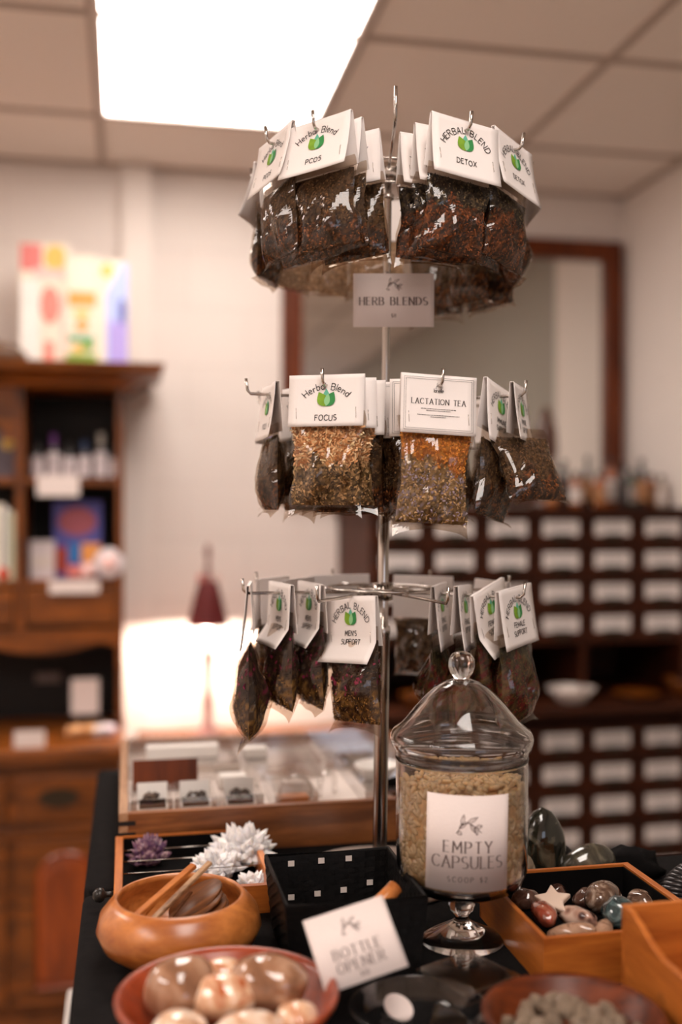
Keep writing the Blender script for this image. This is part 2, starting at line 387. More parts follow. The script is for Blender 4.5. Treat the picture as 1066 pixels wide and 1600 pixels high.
bt = [(863, .13, .022, amber, kraft, 'amber'), (882, .16, .018, dkglass, dkglass, 'tall dark'), (900, .12, .022, amber, M['offwhite'], 'amber'), (918, .175, .014, dkglass, kraft, 'slim dark'),
      (938, .12, .022, amber, kraft, 'amber'), (955, .17, .020, amber, M['offwhite'], 'tall amber'), (973, .15, .020, dkglass, dkglass, 'dark'), (990, .13, .020, greenb, M['offwhite'], 'green'),
      (1003, .165, .018, dkglass, kraft, 'dark'), (1018, .12, .02, amber, kraft, 'amber'), (1034, .11, .018, clearb, M['offwhite'], 'pale'), (1050, .125, .018, amber, kraft, 'amber'), (1064, .10, .018, clearb, kraft, 'pale')]
for i, (px, h, r, gl, lb, nm) in enumerate(bt):
    Y = 3.30 + .06 * (i % 2); p = WY(px, 800, Y)
    a, b, c = bottle_mesh(r, h, r * .38, gl, capk, lb)
    o = thing('bottle', '%s glass bottle on the drawer cabinet, %s' % (nm, ['leftmost of the row', 'second from the left', 'third from the left', 'fourth from the left', 'fifth from the left', 'sixth from the left', 'in the middle of the row', 'with pale paper label', 'sixth from the right', 'fourth from the right', 'third from the right', 'second from the right', 'rightmost of the row'][i]), 'bottle', (p.x, Y, ztop), 0, 'bottles on top of the drawer cabinet')
    link('body', a, o); link('cap', b, o); link('paper_label', c, o)
p = WY(853, 800, 3.45)
o = MB().lathe([(0, 0), (.05, 0), (.052, .01), (.02, .03), (.012, .10), (.03, .14), (.042, .20), (.038, .27), (.022, .32), (.01, .345), (0, .35)], 24).build('candlestick', wood('turned_wood', lin(60, 32, 20), lin(100, 58, 36), 'z', 9), None, (p.x, 3.45, ztop))
tag(o, 'tall turned brown wooden candlestick in front of the mirror', 'candlestick')
# things on the worktop niche
def dish(name, lab, cat, loc, r, h, m, group=None):
    o = MB().lathe([(0, 0), (r * .5, 0), (r * .6, h * .15), (r, h * .9), (r * 1.02, h), (r * .95, h), (r * .55, h * .3), (0, h * .22)], 32).build(name, m, None, loc)
    return tag(o, lab, cat, group)
p = WY(895, 1078, 3.12); dish('oval_dish', 'pale cream dish on the drawer cabinet worktop', 'dish', (p.x, 3.13, .90), .075, .045, M['offwhite'])
shell = MB(); shell.ico((0, 0, .032), (.055, .04, .022), 3, disp=.3, freq=3, seed=4); tag(shell.build('white_stone', M['offwhite'], None, (p.x, 3.13, .90)), 'rounded white stone heaped in the pale dish', 'stone')
p = WY(985, 1066, 3.18); dish('plate', 'brown wooden plate on the worktop beside the pale dish', 'plate', (p.x, 3.14, .90), .075, .022, M['oakx'])
p = WY(1045, 1052, 3.2); dish('plate', 'orange-brown wooden bowl at the right end of the worktop', 'bowl', (p.x + .03, 3.14, .90), .07, .06, M['oakx'])
p = WY(640, 1070, 3.2); dish('bowl', 'small brown bowl at the left end of the worktop behind the rack', 'bowl', (p.x, 3.13, .90), .05, .045, M['oakx'])

# ------------------------------------------------------------------ low table with the little red lamp
lt = thing('side_table', 'low pale side table under the small red lamp', 'table', (.37, 3.40, 0))
MB().box(-.34, .34, -.23, .2, .74, .77).build('tabletop', M['oakx'], lt, bevel=.004)
for sx in (-1, 1):
    for sy in (-1, 1): MB().box(-.02, .02, -.02, .02, 0, .74).build('leg', M['oak'], lt, (sx * .31, sy * .17 - .015, 0))
LX, LY = .252, 3.41
lamp = thing('table_lamp', 'small table lamp with a dark red cone shade in front of the glowing wall', 'lamp', (LX, LY, .77))
RZ = 1.134 - .77
MB().lathe([(0, 0), (.055, 0), (.055, .012), (.025, .03), (.012, .07), (.018, .12), (.01, .17), (.014, .22), (.02, .27), (.008, .30), (.006, RZ - .006), (0, RZ - .006)], 28).build('base', mat('pink_ceramic', lin(206, 150, 140), .3), lamp)
sh = MB(); sh.lathe([(.066, RZ), (.045, RZ + .09), (.03, RZ + .145), (.028, RZ + .145), (.043, RZ + .09), (.064, RZ + .001), (.066, RZ)], 36)
sh.build('lamp_shade', mat('dark_red_shade', lin(88, 15, 15), .7, var=.15, scale=30), lamp)
fi = MB().lathe([(.028, RZ + .143), (.016, RZ + .152), (.008, RZ + .17), (.012, RZ + .185), (.005, RZ + .20), (.009, RZ + .225), (.012, RZ + .24), (.006, RZ + .26), (0, RZ + .265)], 20)
fi.build('finial', mat('dark_pink_metal', lin(128, 84, 78), .4), lamp)
for sx, nm in ((-1, 0), (1, 0)):
    MB().ico((sx * .024 , -.022, RZ + .155), (.013, .013, .013), 2).build('bead', mat('pink_bead' if sx < 0 else 'pale_bead', lin(200, 120, 112) if sx < 0 else lin(226, 196, 188), .2), lamp)
MB().ico((0, 0, RZ + .009), (.0105, .0105, .0105), 2).build('bulb', emit('bulb_glow', (1, .80, .66), 7000), lamp)

# ------------------------------------------------------------------ hutch (sideboard with shelves above)
hx1 = -.014; hx0 = -1.14
ht = thing('hutch', 'tall orange-brown wooden hutch with open shelves above and panelled doors below', 'cabinet', (hx0, 3.15, 0))
wd0 = hx1 - hx0; X = lambda v: v - hx0; Yr = lambda v: v - 3.15
ub = MB(); uf = 3.36; bk = YB - .05
ub.box(X(hx1 - .022), X(hx1), Yr(uf), Yr(bk), .825, 1.90); ub.box(0, .022, Yr(uf), Yr(bk), .825, 1.90)
dv = [-.325, -.80]
for d in dv: ub.box(X(d - .014), X(d + .014), Yr(uf), Yr(bk), 1.14, 1.90)
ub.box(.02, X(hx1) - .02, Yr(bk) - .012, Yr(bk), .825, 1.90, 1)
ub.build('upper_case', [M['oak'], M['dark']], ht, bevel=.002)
for z in (1.585, 1.27):
    for a, b in ((hx0 + .022, dv[1] - .014), (dv[1] + .014, dv[0] - .014), (dv[0] + .014, hx1 - .022)):
        MB().box(X(a), X(b), Yr(uf) + .012, Yr(bk) - .012, z, z + .02).build('shelf', M['oakx'], ht)
for a, b in ((dv[1] + .014, dv[0] - .014), (dv[0] + .014, hx1 - .022), (hx0 + .022, dv[1] - .014)):
    d = MB().box(X(a) + .004, X(b) - .004, Yr(uf) - .004, Yr(bk) - .02, 1.15, 1.262).build('drawer', M['oakx'], ht, bevel=.003)
# scalloped apron
ap = []
xa, xb = X(hx0) + .022, X(hx1) - .022; nseg = 60
for k in range(nseg + 1):
    x = xa + (xb - xa) * k / nseg; ap.append((x, 1.10 - .035 * abs(math.sin(3 * PI * k / nseg + .4)) ** .7))
ap = [(xb, 1.14), (xa, 1.14)] + ap
MB().prism(ap, Yr(uf), Yr(uf) + .018).build('apron', M['oakx'], ht)
# arched face of the middle bay
a, b = X(dv[1] + .014), X(dv[0] - .014); arc = [(a, 1.90), (a, 1.72)] + [((a + b) / 2 - (b - a) / 2 * .86 * math.cos(PI * k / 14), 1.72 + .10 * math.sin(PI * k / 14)) for k in range(15)] + [(b, 1.72), (b, 1.90)]
MB().prism(arc, Yr(uf), Yr(uf) + .016).build('arch_board', M['oakx'], ht)
cr = MB(); prof = [(0, 1.88), (-.02, 1.885), (-.035, 1.90), (-.07, 1.915), (-.115, 1.925), (-.125, 1.95), (0, 1.95)]
# crown moulding: front run plus right return
fr = [(Yr(uf) + p[0], p[1]) for p in prof]
k = len(prof); vs = []
for p in prof: vs.append((0 + p[0], Yr(uf) + p[0], p[1]))
for p in prof: vs.append((X(hx1) - p[0], Yr(uf) + p[0], p[1]))
for p in prof: vs.append((X(hx1) - p[0], Yr(bk), p[1]))
for p in prof: vs.append((0 + p[0], Yr(bk), p[1]))
fs = []
for s in range(4):
    for i in range(k - 1): fs.append((s * k + i, s * k + i + 1, ((s + 1) % 4) * k + i + 1, ((s + 1) % 4) * k + i))
fs.append((k - 1, 4 * k - 1, 3 * k - 1, 2 * k - 1)); fs.append((0, k, 2 * k, 3 * k))
cr.add(vs, fs); cr.build('crown', M['oakx'], ht)
lb = MB(); lb.box(0, X(hx1) - .004, 0.0, Yr(bk), .05, .775); lb.box(-.01, X(hx1) + .004, -.015, Yr(bk), 0, .06)
lb.box(-.005, X(hx1), -.014, 0, .575, .60)
lb.build('lower_case', M['oakx'], ht, bevel=.004)
MB().box(-.03, X(hx1) + .004, -.03, Yr(bk), .778, .825).build('countertop', M['oakx'], ht, bevel=.01)
def bail(parent, x, z):
    pl = [(x + .055 * math.cos(t), z + .012 + (.020 if math.sin(t) > 0 else .034) * math.sin(t)) for t in [2 * PI * q / 24 for q in range(24)]]
    h = MB().prism(pl, -.026, -.021).build('drawer_pull', M['brass'], parent)
for a, b in ((hx0 + .02, -.815), (-.785, -.34), (-.31, hx1 - .025)):
    d = MB().box(X(a), X(b), -.018, .02, .612, .745).build('drawer', M['oakx'], ht, bevel=.006)
    bail(d, X((a + b) / 2 - (.02 if b > -.1 else 0)), .675)
    A, B = X(a), X(b)
    dr = MB(); dr.box(A, B, -.014, .02, .075, .562)
    o = dr.build('door', M['oakx'], ht, bevel=.004)
    A2, B2 = A + .05, B - .045
    arch = [(A2, .13), (B2, .13), (B2, .44)] + [((A2 + B2) / 2 + (B2 - A2) / 2 * math.cos(PI * q / 16), .44 + .085 * math.sin(PI * q / 16)) for q in range(1, 16)] + [(A2, .44)]
    cxm, czm = (A2 + B2) / 2, .3
    pn = MB(); n_ = len(arch)
    def ring(k, y): return [(cxm + (x - cxm) * k, y, czm + (z - czm) * k) for x, z in arch]
    vs = ring(1.0, -.0145) + ring(.965, -.022) + ring(.93, -.0150) + ring(.80, -.022)
    fs = [(r * n_ + i, r * n_ + (i + 1) % n_, (r + 1) * n_ + (i + 1) % n_, (r + 1) * n_ + i) for r in range(3) for i in range(n_)] + [tuple(range(3 * n_, 4 * n_))]
    pn.add(vs, fs); pn.build('arched_panel', wood('panel_wood', lin(112, 46, 12), lin(168, 78, 24), 'z', 5), o)

# goods on the hutch
bx = M['offwhite']
def carton(lab, pxc, zbase, Y, w_, d_, h_, cols_, rot=0):
    """upright carton with printed blocks of colour on its front"""
    p = WY(pxc, 800, Y)
    t = thing('carton', lab, 'box', (p.x, Y + d_ / 2, zbase), rot)
    MB().box(-w_ / 2, w_ / 2, -d_ / 2, d_ / 2, 0, h_).build('box_body', cols_[0], t, bevel=.001)
    pr_ = MB(); mats_ = []; lay = 0
    for (a, b, c, d, m_, kind) in cols_[1]:
        if m_ not in mats_: mats_.append(m_)
        x0, x1, z0, z1 = -w_ / 2 + a * w_, -w_ / 2 + b * w_, c * h_, d * h_
        if kind == 'o':
            pl = [((x0 + x1) / 2 + (x1 - x0) / 2 * math.cos(2 * PI * q / 20), (z0 + z1) / 2 + (z1 - z0) / 2 * math.sin(2 * PI * q / 20)) for q in range(20)]
        elif kind == 's':   # slanted panel
            pl = [(x0, z0), (x1, z0), (x1, z1), (x0 + (x1 - x0) * .75, z1), (x0, z0 + (z1 - z0) * .7)]
        else: pl = [(x0, z0), (x1, z0), (x1, z1), (x0, z1)]
        lay += 1; pr_.prism(pl, -d_ / 2 - .0004 - .0005 * lay, -d_ / 2 - .0001, mats_.index(m_))
    if mats_: pr_.build('printed_front', mats_, t)
    return t
pc = lambda n, *c: mat(n, lin(*c), .5, var=.05)
rose, coral, gold, cream = pc('rose_print', 222, 128, 124), pc('coral_print', 240, 140, 128), pc('gold_print', 232, 190, 100), pc('cream_print', 236, 224, 206)
orange, leafg, lav, navy, sky = pc('orange_print', 238, 160, 84), pc('leaf_print', 130, 165, 66), pc('lavender_print', 172, 158, 226), pc('navy_print', 84, 84, 158), pc('sky_print', 176, 192, 240)
teal, pinkp, whitep = pc('teal_print', 110, 170, 130), pc('pink_print', 240, 196, 190), pc('white_print', 238, 234, 228)
zc = 1.9505
carton('tall white and pink printed carton on top of the hutch, left of three', 69, zc, 3.44, .15, .05, .395,
       (cream, [(.02, .45, .78, .99, rose, 'r'), (.5, .95, .78, .99, gold, 'o'), (.3, .98, .72, .8, pinkp, 'r'), (.02, .4, .02, .7, whitep, 'r'), (.42, .82, .36, .66, coral, 'o'), (.5, .7, .06, .22, coral, 'r'), (.85, .98, .03, .6, pinkp, 'r')]))
carton('cream printed carton with orange and green picture, middle of three on the hutch', 127, zc, 3.43, .10, .05, .36,
       (cream, [(.1, .95, .55, .68, orange, 'r'), (.25, .8, .45, .52, gold, 'o'), (.3, .75, .34, .43, orange, 'o'), (.1, .9, .24, .30, teal, 'r'), (.02, .98, .02, .13, leafg, 'r'), (.2, .6, .14, .22, gold, 'o'), (.5, .9, .16, .24, leafg, 'o')]))
carton('pale blue and lavender printed carton, right of three on the hutch', 177, zc, 3.44, .095, .05, .35,
       (cream, [(.25, .98, .02, .98, sky, 's'), (.35, .98, .02, .45, lav, 'r'), (.68, .92, .42, .66, navy, 'o'), (.1, .5, .84, .97, gold, 'o')]))
o = MB().ico((0, 0, .04), (.10, .06, .045), 3, disp=.25, freq=2.5).build('basket_lid', wood('dark_wicker', lin(70, 46, 32), lin(120, 88, 64), 'x', 14), None, (WY(2, 800, 3.44).x - .02, 3.46, zc - .002))
tag(o, 'low dark brown rounded wicker lid at the left on top of the hutch', 'basket')
# white-labelled bottles on the upper shelf
wl = mat('white_label', lin(214, 202, 204), .5)
caps = [capk, pc('purple_cap', 96, 50, 110), capk, pc('blue_cap', 44, 58, 88), pc('silver_cap', 150, 140, 130), capk]
hs = [.115, .14, .115, .12, .145, .11]
for i, px in enumerate((59, 84, 108, 132, 158, 181)):
    p = WY(px, 800, 3.44); r = .021
    t = thing('supplement_bottle', ['white-labelled bottle with black cap next to the divider on the upper hutch shelf', 'white-labelled bottle with purple cap on the upper hutch shelf', 'white-labelled black-capped bottle right of the purple-capped one',
              'white-labelled bottle with blue cap on the upper hutch shelf', 'tallest white-labelled bottle with silver cap on the upper hutch shelf', 'white-labelled bottle at the right end of the upper hutch shelf'][i], 'bottle', (p.x, 3.44, 1.605), 0, 'white labelled bottles on the hutch')
    h = hs[i]
    MB().lathe([(0, 0), (r * .93, 0), (r * .93, h * .6), (r * .5, h * .7), (r * .45, h * .76), (0, h * .76)], 20).build('body', dkglass, t)
    MB().lathe([(r, .006), (r, h * .58)], 20).build('paper_label', wl, t)
    MB().lathe([(r * .5, h * .72), (r * .5, h), (0, h)], 16).build('cap', caps[i], t)
def flat_card(name, lab, px, py, Y, w_, h_, tilt=0, m='paper'):
    p = WY(px, py, Y); o = MB().box(-w_ / 2, w_ / 2, -.0012, .0012, 0, h_).build(name, M[m], None, (p.x, Y, p.z), (tilt, 0, 0)); return tag(o, lab, 'card')
flat_card('price_card', 'white price card hanging from the upper hutch shelf edge', 91, 775, 3.345, .125, .064)
flat_card('shelf_label', 'long cream shelf label above the hutch drawer', 116, 927, 3.343, .15, .04)
flat_card('price_card', 'upright white card in the dark niche of the hutch', 133, 1116, 3.42, .085, .112)
flat_card('price_card', 'small white price card on the hutch countertop edge', 46, 1172, 3.14, .085, .055)
flat_card('list_sheet', 'dim brown card lying at the back of the hutch niche', 75, 1066, 3.58, .08, .03, m='inkbrown')
# lower shelf goods
gb = carton('blue game box with orange printed picture on the lower hutch shelf', 121, 1.29, 3.46, .15, .05, .245,
       (navy, [(.1, .9, .55, .92, pc('brick_print', 160, 84, 96), 'o'), (.02, .3, .08, .4, pc('red_print', 170, 66, 48), 'r'), (.32, .55, .2, .45, pc('blue_print', 40, 120, 190), 'r'), (.58, .98, .2, .45, orange, 'r'), (.3, .9, .02, .16, coral, 'r')]))
carton('small white carton left of the blue game box', 66, 1.29, 3.42, .073, .04, .12, (wl, [(.1, .9, .3, .6, M['offwhite'], 'r')]))
p = WY(171, 800, 3.41)
o = MB().lathe([(0, 0), (.044, 0), (.047, .004), (.047, .030), (.043, .034), (0, .034)], 32).build('round_tin', wl, None, (p.x, 3.39, 1.338), (PI / 2 - .12, 0, 0)); tag(o, 'round white tin standing on edge on the lower hutch shelf', 'tin')
MB().lathe([(0, .0345), (.026, .0345), (.026, .0355), (0, .0355)], 24).build('printed_lid', pinkp, o)
p = WY(138, 800, 3.39); o = MB().lathe([(0, 0), (.02, 0), (.024, .03), (.016, .05), (0, .052)], 20).build('jar', pinkp, None, (p.x, 3.385, 1.29)); tag(o, 'little pale pink jar beside the round white tin', 'jar')
for i, px in enumerate((2, 12, 22)):
    p = WY(px, 800, 3.43); o = MB().box(-.014, .014, -.07, .07, 0, .235 - .012 * i).build('book', [cream, whitep, pc('green_cream_print', 205, 208, 180)][i], None, (p.x - .004, 3.45, 1.29), bevel=.001)
    tag(o, ['cream book spine, leftmost in the left hutch bay', 'white book spine, middle one in the left hutch bay', 'greenish cream book spine beside the hutch divider'][i], 'book', 'books in the left hutch bay')
p = WY(3, 905, 3.35); tag(MB().ico((0, 0, .02), (.02, .018, .02), 2).build('red_ornament', pc('bright_red', 205, 60, 24), None, (p.x, 3.385, 1.29)), 'small bright red ornament at the left end of the lower shelf', 'ornament')
p = WY(8, 740, 3.43); o = thing('photo_box', 'dark box with a gold disc in the arched bay of the hutch', 'box', (p.x, 3.46, 1.605))
MB().box(-.05, .05, -.03, .03, 0, .15).build('box_body', pc('grey_violet', 96, 84, 92), o); MB().ico((.01, -.031, .11), (.022, .004, .022), 2).build('gold_disc', gold, o)
# rolls on the countertop
for i in range(7):
    px = 108 + 11 * i; p = WY(px, 800, 3.24)
    m_ = [pc('tan_roll', 196, 140, 92), pc('tan_roll_light', 210, 160, 112), pc('brown_roll', 180, 120, 70), pc('tan_roll', 200, 150, 100), wl, wl, pc('lilac_roll', 206, 190, 200)][i]
    o = MB().lathe([(0, 0), (.0125, 0), (.0125, .06), (0, .06)], 20).build('thread_roll', m_, None, (p.x, 3.30, .84 + .004 * (i % 2)), (PI / 2, 0, 0))
    tag(o, '%s roll of ribbon, %s of seven on the hutch countertop' % (['tan', 'light tan', 'brown', 'pale brown', 'white', 'silvery white', 'lilac white'][i], ['first from left', 'second', 'third', 'fourth', 'fifth', 'sixth', 'last'][i]), 'ribbon roll', 'ribbon rolls on the hutch')
# white chair whose back shows beside the tablecloth
ch = thing('chair', 'white moulded chair with its back against the black tablecloth', 'chair', (-.083, 1.62, 0))
bp_ = [(-.2, .40), (.2, .40), (.2, .66)] + [(.15 + .05 * math.cos(PI / 2 * q / 6), .67 + .05 * math.sin(PI / 2 * q / 6)) for q in range(1, 7)] + [(-.15 - .05 * math.sin(PI / 2 * q / 6), .67 + .05 * math.cos(PI / 2 * q / 6)) for q in range(0, 7)] + [(-.2, .66)]
MB().prism(bp_, -.014, .000, plane='yz').build('backrest', M['white'], ch, bevel=.004)
MB().box(-.42, -.02, -.2, .2, .42, .45).build('seat', M['white'], ch, bevel=.01)
for x in (-.39, -.05):
    for y in (-.17, .17): MB().tube([(x, y, 0), (x, y, .43)], .014).build('leg', M['white'], ch)
# ------------------------------------------------------------------ drawn lettering (every glyph is a set of pen strokes)
def E(cx, cy, rx, ry, a0, a1, n=9):
    return [(cx + rx * math.cos(math.radians(a0 + (a1 - a0) * i / n)), cy + ry * math.sin(math.radians(a0 + (a1 - a0) * i / n))) for i in range(n + 1)]
GL = {
 'A': (.66, [[(0, 0), (.33, 1), (.66, 0)], [(.13, .36), (.53, .36)]]),
 'B': (.56, [[(0, 0), (0, 1)], [(0, 1)] + E(.28, .77, .22, .23, 90, -90) + [(0, .54)], [(0, .54)] + E(.3, .27, .26, .27, 90, -90) + [(0, 0)]]),
 'C': (.66, [E(.38, .5, .38, .5, 45, 315, 16)]),
 'D': (.64, [[(0, 0), (0, 1)], [(0, 1)] + E(.2, .5, .44, .5, 90, -90, 14) + [(0, 0)]]),
 'E': (.5, [[(0, 0), (0, 1)], [(0, 1), (.48, 1)], [(0, .53), (.4, .53)], [(0, 0), (.5, 0)]]),
 'F': (.48, [[(0, 0), (0, 1)], [(0, 1), (.48, 1)], [(0, .53), (.38, .53)]]),
 'H': (.6, [[(0, 0), (0, 1)], [(.6, 0), (.6, 1)], [(0, .52), (.6, .52)]]),
 'I': (.0, [[(0, 0), (0, 1)]]),
 'L': (.48, [[(0, 1), (0, 0)], [(0, 0), (.48, 0)]]),
 'M': (.76, [[(0, 0), (.04, 1), (.38, .3), (.72, 1), (.76, 0)]]),
 'N': (.62, [[(0, 0), (0, 1), (.62, 0), (.62, 1)]]),
 'O': (.74, [E(.37, .5, .37, .5, 90, 450, 20)]),
 'P': (.54, [[(0, 0), (0, 1)], [(0, 1)] + E(.28, .74, .26, .26, 90, -90) + [(0, .48)]]),
 'R': (.58, [[(0, 0), (0, 1)], [(0, 1)] + E(.28, .75, .25, .25, 90, -90) + [(0, .5)], [(.24, .5), (.58, 0)]]),
 'S': (.52, [E(.26, .75, .24, .25, 50, 270, 9) + E(.26, .25, .26, .25, 90, -130, 9)]),
 'T': (.6, [[(0, 1), (.6, 1)], [(.3, 1), (.3, 0)]]),
 'U': (.6, [[(0, 1)] + E(.3, .3, .3, .3, 180, 360) + [(.6, 1)]]),
 'X': (.6, [[(0, 1), (.6, 0)], [(.6, 1), (0, 0)]]),
 'Y': (.62, [[(0, 1), (.31, .5), (.62, 1)], [(.31, .5), (.31, 0)]]),
 'Z': (.55, [[(0, 1), (.55, 1), (0, 0), (.55, 0)]]),
 'e': (.46, [[(.02, .34), (.45, .34)] + E(.23, .32, .22, .32, 5, 310, 12)]),
 'r': (.3, [[(0, 0), (0, .62)], [(0, .38)] + E(.18, .42, .16, .18, 150, 40, 5)]),
 'b': (.44, [[(0, 0), (0, 1)], E(.21, .3, .22, .3, 180, -180, 14)]),
 'a': (.44, [E(.21, .3, .21, .3, 10, 350, 14), [(.43, .6), (.43, 0)]]),
 'l': (.0, [[(0, 0), (0, 1)]]),
 'n': (.42, [[(0, 0), (0, .62)], [(0, .4)] + E(.21, .4, .21, .21, 180, 0, 8) + [(.42, 0)]]),
 'd': (.44, [E(.22, .3, .22, .3, 0, 360, 14), [(.44, 0), (.44, 1)]]),
 '$': (.5, [E(.25, .72, .22, .2, 50, 270, 8) + E(.25, .29, .24, .22, 90, -130, 8), [(.25, -.1), (.25, 1.1)]]),
 '8': (.46, [E(.23, .75, .19, .24, 90, 450, 14), E(.23, .26, .23, .26, 90, 450, 14)]),
 '1': (.2, [[(0, .8), (.18, 1), (.18, 0)]]), '0': (.5, [E(.25, .5, .25, .5, 90, 450, 16)]),
 '2': (.48, [E(.24, .74, .23, .25, 165, -30, 9) + [(0, 0), (.48, 0)]]),
 "'": (.04, [[(.02, 1), (0, .78)]]), ' ': (.35, []),
}
def stroke_text(text, h, thick, thin=None, gap=.2, serif=False, jitter=0, seed=0):
    """quads (2D) of a line of lettering centred on x=0, base at 0; list of (polygon)"""
    rnd = random.Random(seed); thin = thin or thick; x = 0; out = []
    for ch in text:
        w_, st = GL[ch]; jy = rnd.uniform(-jitter, jitter); ja = rnd.uniform(-jitter, jitter) * 1.2
        for s in st:
            for i in range(len(s) - 1):
                a, b = Vector(s[i]), Vector(s[i + 1]); d = b - a; L_ = d.length
                if L_ < 1e-6: continue
                d /= L_; wd_ = (thin + (thick - thin) * abs(d.y) ** 1.5) / 2 / h
                a2, b2 = a - d * wd_ * .5, b + d * wd_ * .5; n_ = Vector((-d.y, d.x)) * wd_
                out.append([(p.x + x + ja * p.y, p.y + jy) for p in (a2 + n_, a2 - n_, b2 - n_, b2 + n_)])
            if serif:
                for p, q in ((s[0], s[1]), (s[-1], s[-2])):
                    d = Vector(q) - Vector(p)
                    if abs(d.y) > abs(d.x) * 1.2 and (p[1] in (0, 1)):
                        t_ = thin / h / 2; out.append([(p[0] + x - .11, p[1] - t_), (p[0] + x + .11, p[1] - t_), (p[0] + x + .11, p[1] + t_), (p[0] + x - .11, p[1] + t_)])
        x += w_ + gap
    tot = x - gap
    return [[((px - tot / 2) * h, py * h) for px, py in pl] for pl in out], tot * h
def arch_polys(polys, R):
    """wrap a centred line around a circle of radius R (crown up)"""
    o = []
    for pl in polys:
        cx_ = sum(p[0] for p in pl) / len(pl); a = cx_ / R; ca, sa = math.cos(-a), math.sin(-a); q = []
        for x, y in pl:
            lx = x - cx_; q.append((R * math.sin(a) + lx * ca - y * sa, R * math.cos(a) - R + lx * sa + y * ca))
        o.append(q)
    return o
def put(mb, polys, ox, oz, surf, m=0, flip=False):
    for pl in polys:
        mb.add([surf(x + ox, z + oz) for x, z in pl], [tuple(range(len(pl)))], m)
def leaf_poly(cx, cz, L_, w_, ang, n=8):
    pts = []
    for i in range(n + 1): t = i / n; pts.append((w_ / 2 * math.sin(PI * t ** .8), L_ * t))
    for i in range(n - 1, 0, -1): t = i / n; pts.append((-w_ / 2 * math.sin(PI * t ** .8), L_ * t))
    ca, sa = math.cos(ang), math.sin(ang)
    return [(cx + x * ca + z * sa, cz - x * sa + z * ca) for x, z in pts]
def twig(s):            # little branch with five leaves, as line art
    out = []
    def line(pts, w_=.035):
        for a, b in zip(pts, pts[1:]):
            a, b = Vector(a), Vector(b); d = (b - a).normalized(); n_ = Vector((-d.y, d.x)) * w_ / 2
            out.append([tuple((p) * s) for p in (a + n_, a - n_, b - n_, b + n_)])
    line([(-.55, -.35), (-.3, .05), (0, .15), (.35, -.05), (.6, -.3)], .022)
    for (x, y, a, L_) in ((-.42, -.1, 50, .45), (-.3, .05, 10, .5), (-.05, .15, 60, .55), (.1, .1, 150, .45), (.35, -.05, 75, .3), (-.5, -.25, 125, .25), (.3, 0, 165, .42)):
        lp = leaf_poly(x, y, L_, .17, math.radians(a)); line(lp + [lp[0]], .022); line([(x, y), (x + L_ * .8 * math.sin(math.radians(a)), y + L_ * .8 * math.cos(math.radians(a)))], .018)
    return out

